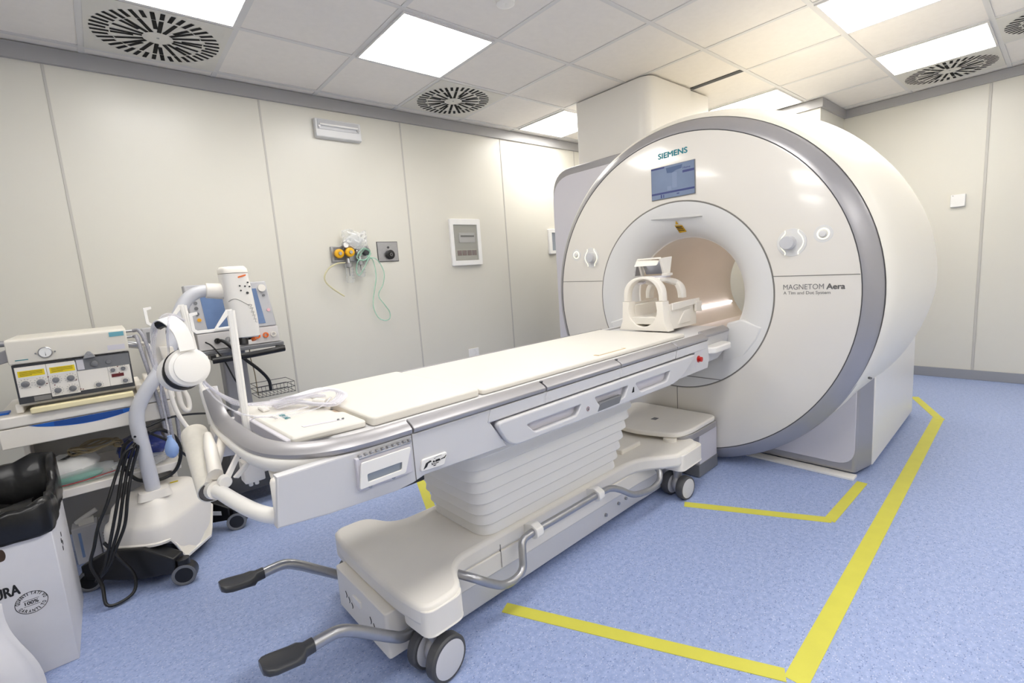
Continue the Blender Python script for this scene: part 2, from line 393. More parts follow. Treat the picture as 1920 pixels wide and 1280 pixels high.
fp = [(2.6 + .15 * (1 - math.cos(t * PI / 2)) ** 1.0, .55 - .2 * math.sin(t * PI / 2)) for t in [k / 14 for k in range(15)]]
g = G().lathe([(2.64, .551), (2.6, .5475)] + fp[1:] , (0, YC, ZC), 'x', 128)
fun = obj('bore_funnel', g, M_FUNNEL, smooth=50, **SP)
obj('funnel_gap', G().lathe([(2.61, .545), (2.6004, .547), (2.6004, .5535), (2.61, .556)], (0, YC, ZC), 'x', 128), M_SEAM, **SP)
obj('bore_lining', G().lathe([(2.742, .347), (2.752, .3465), (4.02, .3465), (4.06, .35), (4.16, .39), (4.3, .48), (4.4, .54)], (0, YC, ZC), 'x', 96), M_BORE, smooth=50, **SP)
obj('bore_edge', G().lathe([(2.737, .352), (2.742, .3455), (2.75, .3455)], (0, YC, ZC), 'x', 96), M_WHITE, **SP)
obj('bore_floor', G().box(2.69, 4.05, YC - .26, YC + .26, .66, .725), M_BORE, bevel=.004, **SP)
for s in (1, -1):
    obj('bore_rail', G().box(2.78, 4.04, YC + s * .283, YC + s * .325, .728, .79), M_CREAM, bevel=.006, **SP)
    pp = [(.262, .60), (.272, .835), (.37, .862), (.495, .828), (.47, .76), (.4, .66)]
    g = G().hexa([(2.6 + .15 * (1 - math.cos(math.asin(max(0, min(1, (.55 - math.hypot(q, z - ZC)) / .2))))) * (1 if z < .82 else .5) - (.0 if z < .82 else .006), YC + s * q, z) for q, z in pp], [(2.76, YC + s * q, z) for q, z in pp])
    obj('funnel_ledge', g, M_FUNNEL, bevel=.012, seg=3, **SP)
for s in (1, -1): obj('bore_light', G().tube([(3.2, YC + s * .301, .842), (3.98, YC + s * .301, .842)], .0085, 12, 0), M_GLOW, **SP)
# seams of the front cover
def seam_x(name, y0, y1, z0, z1, wd=.0035, x=2.599):
    a, b = Vector((0, y0, z0)), Vector((0, y1, z1)); t = (b - a).normalized(); s = Vector((0, -t.z, t.y)) * wd / 2
    return obj(name, G().prism([(x, *(a - s).yz), (x, *(b - s).yz), (x, *(b + s).yz), (x, *(a + s).yz)], (.003, 0, 0)), M_SEAM, **SP)
seam_x('cover_seam', YC - .914, YC - .545, 1.086, 1.091); seam_x('cover_seam', YC + .545, YC + .914, 1.106, 1.114)
seam_x('cover_seam', YC + .004, YC + .006, .443, .075)
seam_x('cover_seam', YC - .275, YC + .275, .516, .516, x=2.5985)
# brow crease over the laser window
g = G(); cr = []
for k in range(9):
    t = k / 8; y = 1.68 - .325 * t; h = .007 * math.sin(PI * t) + .0005; z = 1.462 - .02 * t
    cr.append([Vector((2.600, y, z + .002)), Vector((2.598 + .012, y, z - h)), Vector((2.63, y, z + .0))])
g.rings(cr); obj('brow', g, M_FUNNEL, **SP)
# laser labels on the funnel
def fx(r): t = math.asin(max(0, min(1, (.55 - r) / .2))); return 2.6 + .15 * (1 - math.cos(t)) - .007
def fpt(y, z): return (fx(math.hypot(y - YC, z - ZC)), y, z)
def lab_on_funnel(name, poly, m, par, d=0):
    return obj(name, G().prism([Vector(fpt(*p)) - Vector((d, 0, d * .6)) for p in poly], (.0012, 0, .0008)), m, par, world=True)
ll = lab_on_funnel('laser_label', [(1.538, 1.412), (1.492, 1.409), (1.482, 1.371), (1.53, 1.369)], M_AMBER, sc)
lab_on_funnel('label_text', [(1.533, 1.405), (1.497, 1.403), (1.495, 1.398), (1.532, 1.4)], M_BINK, ll, .0012)
lab_on_funnel('label_text', [(1.529, 1.394), (1.493, 1.392), (1.492, 1.389), (1.528, 1.391)], M_BINK, ll, .0012)
lab_on_funnel('label_text', [(1.528, 1.384), (1.49, 1.382), (1.489, 1.379), (1.527, 1.381)], M_BINK, ll, .0012)
tr = lab_on_funnel('laser_sign', [(1.53, 1.418), (1.511, 1.418), (1.522, 1.437)], M_AMBER, sc)
obj('camera_dot', G().ball((2.722, 1.564, 1.352), .006, 10), M_BLACK, **SP)
# display
dsp = obj('display', G().box(2.594, 2.602, 1.386, 1.664, 1.571, 1.756), M_GREYPL, bevel=.001, **SP); dsp['label'] = 'blue screen above the bore'
obj('screen', G().box(2.5925, 2.5945, 1.389, 1.661, 1.574, 1.753), M_SCREEN, dsp, world=True)
def on_scr(name, u0, u1, v0, v1, m, x=2.592): # fractions of the screen, from the left and the top
    return obj(name, G().box(x, 2.5928, 1.661 - .272 * u1, 1.661 - .272 * u0, 1.753 - .179 * v1, 1.753 - .179 * v0), m, dsp, world=True)
on_scr('screen_bar', 0, 1, .80, .86, M_SCRLINE); on_scr('screen_bar', .74, 1, .24, .31, M_SCRLINE); on_scr('screen_bar', 0, .32, 0, .05, M_SCRLINE)
g = G()
ol = [(.36, .06), (.38, .22), (.50, .24), (.60, .18), (.72, .16), (.74, .05)]
g.prism([(2.592, 1.661 - .272 * u, 1.753 - .179 * v) for u, v in ol], (.0006, 0, 0))
obj('screen_drawing', g, mat('screen_mid', (84, 100, 130), .2, emit=(96, 114, 148), strength=.1), dsp, world=True)
on_scr('screen_drawing', .50, .61, .24, .72, M_SCRPALE); on_scr('screen_drawing', .38, .48, .64, .84 - .07, M_SCRPALE)
on_scr('screen_icon', .22, .25, .87, .98, M_SCRLINE); on_scr('screen_icon', .28, .30, .88, .98, M_SCRLINE); on_scr('screen_icon', .6, .66, .9, .93, M_SCRLINE)
g = G().mesh(text_mesh('Home', .045, .013), Matrix.Translation((2.592, 1.661 - .272 * .75, 1.753 - .179 * .2)) @ FACE_X); obj('screen_text', g, M_SCRLINE, dsp, world=True)
# lettering
lg = text('maker_lettering', 'SIEMENS', .184, .030, M_TEAL, sc, (2.5992, 1.616, 1.8025), FACE_X, .12); lg['label'] = 'teal lettering on the front cover'
text('model_lettering', 'MAGNETOM', .178, .0255, M_INK, sc, (2.5992, .929, 1.0225), FACE_X)
text('model_lettering', 'Aera', .074, .026, mat('dark_grey_ink', (100, 99, 98), .5), sc, (2.5992, .740, 1.0215), FACE_X, .10)
text('model_lettering', 'A Tim and Dot System', .205, .0155, M_INK, sc, (2.5992, .9285, .9985), FACE_X)
# dials
def dial(y, z, s):
    d = obj('control_dial', G().lathe([(2.6, .034), (2.585, .034), (2.568, .033), (2.564, .030), (2.563, .001)], (0, y, z), 'x', 32), M_DIAL, **SP); d['label'] = 'round silver control dial'
    obj('dial_plate', G().lathe([(2.601, .068), (2.5985, .0665), (2.5985, .001)], (0, y - .012 * s, z), 'x', 40), M_FUNNEL, d, world=True)
    for q in (1, -1):
        pts = [(2.5975, y - .012 * s + q * v, z + h) for v, h in ((.03, -.06), (.03, -.045), (.045, -.025), (.052, 0), (.045, .025), (.03, .045), (.03, .06))]
        obj('light_guide', G().tube(pts, .0022, 8, 5), M_GUIDE, d, world=True)
def call(y, z):
    c = obj('call_button', G().lathe([(2.602, .016), (2.59, .016), (2.586, .013), (2.5855, .001)], (0, y, z), 'x', 28), M_FUNNEL, **SP)
    obj('light_ring', G().lathe([(2.601, .027), (2.5965, .026), (2.5965, .021), (2.601, .02)], (0, y, z), 'x', 36), M_GUIDE, c, world=True)
    obj('button_plate', G().lathe([(2.601, .041), (2.599, .04), (2.599, .001)], (0, y, z), 'x', 36), M_FUNNEL, c, world=True)
dial(.905, 1.253, 1); call(.758, 1.281); dial(2.146, 1.27, -1); call(2.29, 1.298)
# wing at the far side
def ywing(x, d): return [(x, y, z) for y, z in d]
wo = rounded([(1.97, .01), (2.785, .01), (2.775, 1.985), (1.97, 1.985)], [0, 0, .2, 0], 8)
obj('wing_frame', G().prism(ywing(2.90, wo), (1.15, 0, 0)), M_METAL, bevel=.012, seg=3, **SP)
wi = rounded([(1.99, .03), (2.778, .03), (2.768, 1.93), (1.99, 1.93)], [0, 0, .2, 0], 8)
obj('wing_panel', G().prism(ywing(2.893, wi), (.02, 0, 0)), M_LILAC, bevel=.003, **SP)
# pedestal on the near side
pl = [(2.885, 1.4), (2.885, .668), (3.06, .632), (3.065, 1.4)]
obj('foot_frame', G().prism([(x, y, .016) for x, y in pl], (0, 0, .60)), M_METAL, bevel=.02, seg=3, **SP)
obj('side_cover', G().prism([(x, y, .022) for x, y in ((3.055, 1.4), (3.055, .632), (4.25, .664), (4.25, 1.4))], (0, 0, .555)), M_WHITE, bevel=.008, **SP)
pi_ = rounded([(1.42, .066), (.676, .062), (.674, .56), (1.42, .56)], [0, .09, 0, 0], 8)
obj('foot_panel', G().prism(ywing(2.880, pi_), (.03, 0, 0)), M_LILAC, bevel=.002, **SP)
obj('plinth', G().box(2.83, 2.9, .665, 1.32, 0, .013), M_WHITE, bevel=.002, **SP)
obj('base_plate', G().box(2.98, 4.2, .75, 1.9, 0, .03), M_GREYPL, **SP)
obj('cover_screw', G().cyl((2.775, .593, .571), (2.783, .603, .571), .006, seg=12), M_GREYPL, **SP)

# ------------------------------------------------------------------ duct box between the scanner and the ceiling
dc = thing('duct_box', 'white boxed duct rising from behind the scanner to the ceiling', 'duct', (3.5, 2.3, 1.986))
o_ = rounded([(3.09, 2.65), (3.09, 1.98), (3.66, 1.98), (3.66, 2.65)], [.015, .1, 0, 0], 8)
obj('main_cover', G().prism([(x, y, 1.986) for x, y in o_], (0, 0, H - .012 - 1.986)), M_WHITE, dc, world=True, bevel=.002)
obj('rear_cover', G().box(3.665, 3.95, 1.985, 2.65, 1.986, H - .016), M_WHITE, dc, world=True, bevel=.004)

# ------------------------------------------------------------------ the patient table (u along, v across, z up; the near side is v < 0)
TH = math.radians(1.7)
tb = thing('patient_table', 'long white patient table on a wheeled base docked to the scanner', 'patient table', (0, 1.46, 0), TH)
TM = Matrix.Translation((0, 1.46, 0)) @ Matrix.Rotation(TH, 4, 'Z')
def TW(u, v, z): return TM @ Vector((u, v, z))
# dock of the scanner, below the table
dk = rounded([(2.10, -.05), (2.16, -.24), (2.26, -.268), (2.575, -.268), (2.575, .27), (2.26, .27), (2.16, .24), (2.10, .05)], .05, 6)
dl = obj('dock_lid', G().prism([TW(u, v, .283) for u, v in dk], (0, 0, .028)), M_CREAM, sc, bevel=.008, seg=3, world=True)
obj('dock_band', G().prism([TW(u, v, .247) for u, v in rounded([(2.2, -.13), (2.2, -.245), (2.27, -.272), (2.58, -.272), (2.58, .272), (2.27, .272), (2.2, .245)], .04, 5)], (0, 0, .036)), M_METAL, sc, bevel=.004, world=True)
obj('dock_bumper', G().cyl(TW(2.165, -.2, .248), TW(2.165, -.2, .282), .035, seg=24), M_CREAM, sc, world=True)
obj('dock_side', G().prism([TW(u, v, .075) for u, v in ((2.37, -.262), (2.58, -.262), (2.58, .262), (2.37, .262))], (0, 0, .173)), M_LILAC, sc, world=True, bevel=.003)
obj('dock_base', G().prism([TW(u, v, .004) for u, v in ((2.36, -.264), (2.585, -.264), (2.585, .264), (2.36, .264))], (0, 0, .071)), M_GREYPL, sc, world=True, bevel=.003)
obj('dock_mark', G().prism([TW(u, v, .3114) for u, v in ((2.30, -.035), (2.34, -.035), (2.34, -.005), (2.30, -.005))], (0, 0, .0006)), M_GREYPL, dl, world=True)

obj('table_top', G().prism([(u, v, .765) for u, v in rounded([(.345, -.13), (.375, -.225), (.43, -.285), (.51, -.313), (2.66, -.30), (2.66, .30), (.51, .313), (.43, .285), (.375, .225), (.345, .13)], .03)], (0, 0, .05)), M_TABLE, tb, bevel=.006)
for s in (-1, 1):
    obj('edge_strip', G().box(.49, 2.62, s * .302 - .013, s * .302 + .013, .812, .822), M_TABLE, tb, bevel=.003)
    obj('edge_groove', G().box(.5, 2.6, s * .283 - .0015, s * .283 + .0015, .8142, .8158), M_SEAM, tb)
# silver rails
RP = [(.0, .0285), (-.004, .0295), (-.031, .016), (-.0385, .009), (-.038, .0), (-.033, -.005), (.0, -.005)]
def rail(u0, u1, s, nm='rail_segment'):
    g = G(); pr = [Vector((u0, s * (.314 - b), .797 + c)) for b, c in RP]
    g.prism(pr, (u1 - u0, 0, 0)); return obj(nm, g, M_METAL, tb, bevel=.003, smooth=50)
for u0, u1 in ((.575, 1.093), (1.101, 1.536), (1.542, 1.988), (1.993, 2.30)): rail(u0, u1, -1)
rail(.40, 2.30, 1)
rs_ = rail(2.31, 2.6, -1); rs_.location.z = .006; rs_.location.y = .022
g = G()
for u in (1.097, 1.539): g.box(u - .006, u + .006, -.33, -.318, .821, .8245)
obj('rail_marks', g, M_BLACK, tb)
# side panels
def plate_v(name, outs, v, thick, m, bevel=.004, par=None, side=-1):
    """plate in the u-z plane, outer face at v"""
    g = G(); me = curve_mesh(outs, max(.0005, thick - 2 * bevel), bevel)
    g.mesh(me, Matrix.Translation((0, v - side * thick / 2, 0)) @ FACE_Y)
    return obj(name, g, m, par or tb, smooth=30)
foot_side = [(.213, .672), (.33, .659), (.51, .650), (.56, .655), (.60, .665), (.905, .655), (.845, .748), (1.9, .75), (1.9, .79), (.52, .79), (.226, .79)]
plate_v('side_panel', [foot_side], -.346, .03, M_TABLE)
plate_v('side_panel', [[(u, z) for u, z in foot_side]], .346, .03, M_TABLE, side=1)
obj('panel_seam', G().box(.568, .5705, -.3468, -.34, .66, .79), M_SEAM, tb)
sw = rounded([(.855, .745), (.905, .652), (1.93, .642), (2.02, .665), (2.145, .745)], [.03, .05, .06, .02, .02], 6)
def slot(u0, u1, z0, z1): return rounded([(u0, z1), (u0 + .035, z0), (u1 - .025, z0), (u1, z1)], [.006, .014, .014, .006], 4)
plate_v('swing_panel', [sw, slot(.985, 1.262, .672, .707)[::-1], slot(1.345, 1.565, .67, .713)[::-1], slot(1.62, 1.90, .668, .71)[::-1]], -.362, .028, M_TABLE, .005)
obj('panel_backing', G().box(.93, 1.96, -.338, -.33, .655, .735), M_LILAC, tb)
lb = obj('release_lever', G().prism([(u, -.3625, z) for u, z in ((1.355, .655), (1.50, .655), (1.52, .685), (1.375, .685))], (0, .02, 0)), M_GREYPL, tb, bevel=.002); lb['label'] = 'grey release lever'
for u0, u1 in ((.845, 1.093), (1.101, 1.536), (1.542, 1.985), (1.991, 2.30)):
    obj('upper_panel', G().prism([(u, -.349, z) for u, z in ((u0 - .012 if u0 < 1 else u0 - .012, .752), (u1 - .014, .752), (u1, .79), (u0 + .002, .79))], (0, .02, 0)), M_TABLE, tb, bevel=.002)
plate_v('end_panel', [[(1.945, .648), (2.30, .648), (2.32, .70), (2.30, .79), (2.165, .79), (2.165, .745), (2.04, .66)]], -.347, .03, M_TABLE, .003)
obj('end_housing', G().prism([(u, -.31, z) for u, z in ((2.1, .65), (2.5, .66), (2.6, .70), (2.655, .80), (2.1, .80))], (0, .62, 0)), M_TABLE, tb, bevel=.008)
eh = obj('end_grip', G().prism([(u, v, .716) for u, v in rounded([(2.29, -.30), (2.33, -.372), (2.54, -.372), (2.56, -.30)], .03, 5)], (0, 0, .035)), M_WHITE, tb, bevel=.008, seg=3)
es = obj('stop_button', G().lathe([(-.347, .017), (-.350, .017), (-.350, .009), (-.356, .009), (-.360, .0125), (-.366, .012), (-.3675, .001)], (2.20, 0, .712), 'y', 24), M_RED, tb); es['label'] = 'red emergency stop button'
obj('stop_recess', G().prism([(u, -.3474, z) for u, z in rounded([(2.165, .675), (2.235, .735), (2.255, .765), (2.235, .755), (2.21, .735), (2.16, .69)], .01, 4)], (0, .001, 0)), M_LILAC, tb)
pm = obj('prohibition_mark', G().lathe([(-.3622, .0085), (-.3628, .0085), (-.3628, .0065), (-.3622, .0065)], (1.30, 0, .682), 'y', 20), mat('maroon_ink', (120, 40, 50), .6), tb)
g = G().mesh(text_mesh('x', .007, .009, .02), Matrix.Translation((1.2965, -.3625, .6785)) @ FACE_Y); obj('cross', g, M_BINK, pm)
obj('warning_mark', G().prism([(1.588, -.3625, .678), (1.606, -.3625, .678), (1.606, -.3625, .700), (1.601, -.3625, .700)], (0, .0005, 0)), M_BINK, tb)
# frame underneath
obj('table_frame', G().box(.345, 2.1, -.30, .30, .69, .766).box(.62, 2.0, -.26, .26, .64, .70), M_TABLE, tb, bevel=.01)
obj('end_face', G().box(.335, .37, -.335, .335, .66, .76).box(.215, .345, -.338, -.316, .668, .785).box(.215, .345, .316, .338, .668, .785), M_CREAM, tb, bevel=.01)
bl = obj('black_catch', G().box(.528, .617, -.31, -.20, .633, .652), M_BLACK, tb, bevel=.004)
# push bar round the foot end
hp = [(.569, -.314, .797), (.47, -.314, .797), (.395, -.304, .797), (.335, -.272, .797), (.288, -.216, .797), (.264, -.14, .797), (.256, -.05, .797), (.254, .05, .797), (.252, .14, .798), (.25, .20, .806), (.249, .255, .832), (.248, .295, .872), (.2475, .318, .91)]
hb = obj('push_bar', G().sweep([(.569, -.301, .793), (.47, -.301, .793), (.395, -.291, .794), (.34, -.266, .796)] + hp[4:], [(.0, -.004), (-.004, -.030), (-.020, -.042), (-.035, -.036), (-.0435, -.018), (-.0425, -.005), (-.034, .0)], 6), M_WHITE, tb, smooth=60)
obj('push_bar_cap', G().sweep(hp[:-1] + [(.2476, .312, .898)], RP, 6), M_METAL, hb, smooth=50)
# lower bar and roll holder
lp_ = [(.275, -.30, .695), (.245, -.315, .688), (.222, -.29, .681), (.198, -.22, .679), (.177, -.12, .681), (.16, .0, .680), (.158, .06, .664), (.163, .18, .71), (.170, .33, .764)]
obj('lower_bar', G().tube(lp_, .0185, 16, 6), M_WHITE, tb)
obj('bar_collar', G().cyl((.1605, -.012, .683), (.159, .04, .668), .025, seg=20), M_CREAM, tb)
obj('bar_socket', G().cyl((.262, -.305, .69), (.30, -.29, .705), .028, .03, seg=20), M_CREAM, tb)
obj('roll_arm', G().tube([(.15, .03, .69), (.20, .12, .75), (.235, .2, .79)], .013, 12, 4), M_CREAM, tb)
obj('pivot_bracket', G().prism([(u, v, z) for u, v, z in ((.172, -.02, .70), (.186, -.02, .695), (.245, .02, .768), (.235, .02, .775))], (0, .014, 0)).prism([(.20, -.02, .705), (.212, -.02, .70), (.275, .0, .745), (.262, .0, .75)], (0, .014, 0)).cyl((.178, -.035, .705), (.178, -.01, .705), .016, seg=20), M_WHITE, tb, bevel=.002)
obj('pivot_bracket', G().tube([(.262, -.25, .70), (.262, -.17, .76), (.27, -.12, .77)], [.018, .011, .009], 12, 4), M_CREAM, tb)
# clipboard holder and emblem on the side
cl = obj('document_holder', G().mesh(curve_mesh([rounded([(.402, .700), (.530, .700), (.553, .765), (.413, .765)], .006), rounded([(.425, .712), (.520, .712), (.523, .733), (.425, .733)], .004)[::-1]], .004, .001), Matrix.Translation((0, -.364, 0)) @ FACE_Y), M_WHITE, tb)
obj('window', G().box(.42, .528, -.3605, -.3585, .708, .738), M_BLIND, cl)
g = G().box(.412, .557, -.360, -.354, .772, .777)
for k in range(10): g.box(.414 + k * .0155, .421 + k * .0155, -.358, -.346, .774, .782)
cs = obj('clip_strip', g, M_STEEL, cl, bevel=.001)
obj('holder_back', G().box(.404, .556, -.3585, -.345, .692, .776), M_LILAC, cl, bevel=.002)
for u in (.432, .497): obj('screw', G().cyl((u, -.362, .697), (u, -.358, .697), .0045, seg=14).cyl((u, -.3625, .697), (u, -.36, .697), .002, seg=8), M_STEEL, cl)
em = obj('emblem', G().prism([(u, -.3515, z) for u, z in rounded([(.582, .679), (.662, .675), (.674, .71), (.590, .712)], .008)], (0, .008, 0)), M_WHITE, tb, bevel=.002); em['label'] = 'raised emblem with a lying figure'
g = G().prism([(.592, -.3524, .684), (.601, -.3524, .699), (.616, -.3524, .703), (.620, -.3524, .699), (.608, -.3524, .696), (.603, -.3524, .688)], (0, .0008, 0))
g.box(.619, .621, -.3524, -.3516, .688, .694).box(.621, .642, -.3524, -.3516, .6885, .6902).cyl((.6265, -.3524, .696), (.6265, -.3516, .696), .003, seg=14)
g.prism([(.631, -.3524, .693), (.633, -.3524, .699), (.646, -.3524, .699), (.648, -.3524, .693)], (0, .0008, 0)).prism([(.648, -.3524, .695), (.652, -.3524, .697), (.662, -.3524, .698), (.669, -.3524, .7035), (.668, -.3524, .7), (.663, -.3524, .695)], (0, .0008, 0))
g.prism([(.622, -.3524, .686), (.634, -.3524, .6855), (.630, -.3524, .683), (.626, -.3524, .6832)], (0, .0008, 0)).box(.628, .633, -.3524, -.3516, .7035, .7047).box(.634, .654, -.3524, -.3516, .7065, .7072)
obj('figure', g, M_BINK, em)
# bellows
g = G(); NT = 8
for k in range(NT):
    z0 = .262 + k * .0475; e = k * .0118
    def ring(grow, z):
        return [(u, v, z) for u, v in rounded([(.912 - e - grow, -.174 - k * .0095 - grow), (1.735 + e + grow, -.174 - k * .0095 - grow), (1.735 + e + grow, .174 + k * .0095 + grow), (.912 - e - grow, .174 + k * .0095 + grow)], .07, 7)]
    g.rings([ring(-.014, z0 + .002), ring(.001, z0), ring(.005, z0 + .004), ring(.003, z0 + .02), ring(-.003, z0 + .0475), ring(-.006, z0 + .0495)])
obj('bellows', g, M_BELLOW, tb, smooth=35)
# base
half = [(.535, 0), (.537, -.19), (.558, -.335), (.695, -.33), (.745, -.225), (.79, -.196), (.90, -.194), (1.76, -.194), (1.86, -.21), (1.99, -.31), (2.02, -.33), (2.22, -.325), (2.27, -.28), (2.275, 0)]
full = half + [(u, -v) for u, v in half[::-1] if v]
full = full[:len(half)] + full[len(half):]
cov = rounded(full, [0 if abs(v) < .001 else .05 if abs(v) > .25 else .04 for u, v in full], 5)
obj('base_cover', G().prism([(u, v, .195) for u, v in cov], (0, 0, .069)), M_CREAM, tb, bevel=.016, seg=3)
lowc = [(u, v * .985, z) for (u, v) in cov for z in (.16,)]
def wing(u0, u1, s):
    pl_ = rounded([(u0, s * .20), (u0 + .012, s * .338), (u1 - .004, s * .336), (u1 + .03, s * .21)], .035, 5)
    g = G(); g.rings([[(u, v * 1.012, .168) for u, v in pl_], [(u, v, .172) for u, v in pl_], [(u, v, .25) for u, v in pl_]])
    return obj('caster_cover', g, M_CREAM, tb, bevel=.004)
for s in (-1, 1): wing(.548, .70, s); wing(2.02, 2.262, s)
sk = rounded([(.62, -.193), (.80, -.195), (1.86, -.195), (1.95, -.2), (2.2, -.2), (2.2, .2), (1.95, .2), (1.86, .195), (.80, .195), (.62, .193)], .02)
obj('base_side', G().prism([(u, v, .128) for u, v in sk], (0, 0, .07)), M_CREAM, tb, bevel=.004)
obj('base_skirt', G().prism([(u, v * .965, .032) for u, v in sk], (0, 0, .098)), M_TABLE, tb, bevel=.004)
g = G()
for u, z in ((1.70, .092), (1.76, .094), (1.60, .075)): g.cyl((u, -.197, z), (u, -.186, z), .0075, seg=14)
obj('base_screws', g, M_STEEL, tb)
obj('base_seam', G().box(.963, .965, -.1965, -.19, .135, .225), M_SEAM, tb)
obj('dock_latch_block', G().box(1.85, 2.02, -.115, .115, .262, .288), M_CREAM, tb, bevel=.006)
fb = obj('front_box', G().prism([(u, v, .04) for u, v in rounded([(.508, -.175), (.508, .205), (.66, .205), (.66, -.175)], .012)], (0, 0, .155)), M_CREAM, tb, bevel=.004)
g = G()
for v0 in (-.06, .13):
    for q in range(3): g.tube([(.5075, v0 - q * .022, .13 - q * .012), (.5072, v0 - q * .022 - .008, .118 - q * .012), (.5075, v0 - q * .022 - .003, .106 - q * .01)], .0014, 6, 3)
obj('pictograms', g, M_BINK, fb)
obj('catch_plate', G().box(.502, .51, .0, .06, .125, .15), M_WHITE, fb, bevel=.002)
# pedals
for s in (-1, 1):
    off = .015 if s > 0 else 0
    pth = [(.66, s * .17, .12), (.575, s * (.205 + off), .118), (.535, s * (.218 + off), .13), (.50, s * (.222 + off), .155), (.45, s * (.222 + off), .195), (.40, s * (.222 + off), .235), (.355, s * (.222 + off), .262), (.31, s * (.222 + off), .266), (.262, s * (.222 + off), .262)]
    pd = obj('brake_pedal', G().tube(pth, .0165, 14, 5), M_STEEL, tb)
    pa = [(.285, .62, .266), (.262, .62, .265), (.25, 1.25, .264), (.232, 1.4, .266), (.185, 1.45, .274), (.168, 1.3, .278), (.158, .8, .281)]
    c = s * (.222 + off); g = G(); rs = []
    for u, wq, z in pa:
        wq *= .028; hq = .012 if u < .25 else .0165
        rs.append([Vector((u, c + wq * math.copysign(abs(math.cos(t)) ** .6, math.cos(t)), z + hq * math.copysign(abs(math.sin(t)) ** .6, math.sin(t)))) for t in [2 * PI * i / 20 for i in range(20)]])
    g.rings(rs); obj('pedal_pad', g, M_DGREY, pd, smooth=60)
    fr = [(.75, -.20, .225), (.79, -.262, .212), (.84, -.275, .175), (.90, -.28, .138), (.96, -.28, .134), (.998, -.272, .15), (1.012, -.26, .19), (1.03, -.246, .226), (1.07, -.242, .236), (1.2, -.242, .236), (1.4, -.242, .236), (1.53, -.243, .235), (1.58, -.247, .228), (1.63, -.258, .205), (1.70, -.275, .162), (1.80, -.28, .14), (1.87, -.28, .138), (1.925, -.275, .152), (1.95, -.26, .185), (1.935, -.23, .215), (1.90, -.18, .222)]
    fo = obj('foot_rail', G().tube([(u, -s * v if s > 0 else v, z) for u, v, z in fr], .0145, 12, 5), M_STEEL, tb)
    for u in (1.105, 1.485):
        obj('rail_clip', G().prism([(u - .018, s * y, z) for y, z in rounded([(.19, .205), (.19, .25), (.235, .265), (.265, .252), (.268, .222), (.245, .208), (.215, .215)], .008, 4)], (.036, 0, 0)), M_WHITE, fo, bevel=.003)
# casters: two wheels each
def caster(u, v, r, s, ang):
    ca = obj('caster', G().cyl((u, v, .07), (u, v, .19), .022, seg=18).ball((u, v, r + .008), (.042, .026, .048), 14), M_METAL, tb)
    R = Matrix.Translation((u, v, 0)) @ Matrix.Rotation(ang, 4, 'Z')
    for q in (-1, 1):
        c = q * .043
        t = G().lathe([(c - .019, r * .80), (c - .019, r * .93), (c - .013, r), (c + .013, r), (c + .019, r * .93), (c + .019, r * .80)], (0, 0, r), 'y', 40); t.bm.transform(R)
        wh = obj('wheel', t, M_RUBBER, ca)
        h = G().lathe([(c - .02, .001), (c - .022, r * .5), (c - .019, r * .83), (c + .019, r * .83), (c + .022, r * .5), (c + .02, .001)], (0, 0, r), 'y', 36); h.bm.transform(R)
        obj('hub_cap', h, M_TABLE, ca)
for s in (-1, 1):
    caster(.615, s * .278, .069, s, math.radians(-8) * s); caster(2.105, s * .272, .06, s, math.radians(6) * s)

# ------------------------------------------------------------------ things on the table (table coordinates)
def t_thing(name, label, cat, u, v, z, group=None):
    p = TW(u, v, z); return thing(name, label, cat, p, TH, group)
def loc(root, u, v, z):     # table coordinates to the thing's own
    return ROOT[root.name].inverted() @ TW(u, v, z)
def t_shape(g):  # table coordinates to world
    g.bm.transform(TM); return g
PADG = 'white mattress pads on the table'
def pad(u0, u1, w_, z0, z1, lab, notch=None):
    pts = rounded([(u0, -w_), (u1, -w_), (u1, w_), (u0, w_)], .015)
    o = obj('mattress_pad', t_shape(G().prism([(u, v, z0) for u, v in pts], (0, 0, z1 - z0))), M_PAD, bevel=.006, seg=3)
    return tag(o, lab, 'mattress pad', PADG)
pad(.498, .872, .27, .816, .842, 'short white pad on the table next to the clear tubing, near the foot end')
p_ = pad(.885, 2.22, .27, .816, .834, 'long white pad between the short pad and the head coil')
ps = t_thing('pad_slot_cover', 'thin tan-edged slot strip in the long pad near the silver rail', 'slot cover', 1.63, -.232, .834)
obj('frame', G().box(-.10, .10, -.013, .013, 0, .0012), mat('tan_edge', (206, 176, 120), .6), ps)
obj('lid', G().prism([(u, v, .0012) for u, v in ((-.093, -.0105), (.085, -.0105), (.09, .0095), (-.093, .0095))], (0, 0, .0016)), M_PAD, ps)
# spine coil block at the foot end
sp_ = t_thing('spine_coil', 'white flat coil block with small lettering at the foot end of the table', 'coil', .4, 0, .816)
SPL = dict(parent=sp_, world=True)
def tz(pts): return [TW(*p) for p in pts]
obj('body', G().prism(tz([(u, v, .816) for u, v in rounded([(.30, -.235), (.488, -.255), (.488, -.11), (.47, -.095), (.47, -.03), (.488, -.01), (.488, .255), (.285, .25)], .01)]), (0, 0, .02)), M_PAD, sp_, bevel=.006, seg=2, world=True)
obj('end_step', G().prism(tz([(.288, -.225, .8), (.302, -.225, .8), (.296, .24, .8), (.272, .24, .8)]), (0, 0, .03)), M_LILAC, sp_, bevel=.003, world=True)
M2 = TM @ Matrix.Translation((.345, .03, .8372)) @ Matrix.Rotation(math.radians(0), 4, 'Z')
obj('lettering', G().mesh(text_mesh('SIEMENS', .075, .014, .02), M2 @ Matrix.Rotation(-PI / 2, 4, 'Z') @ Matrix.Diagonal((1, 1, .4, 1))), M_TEAL, **SPL)
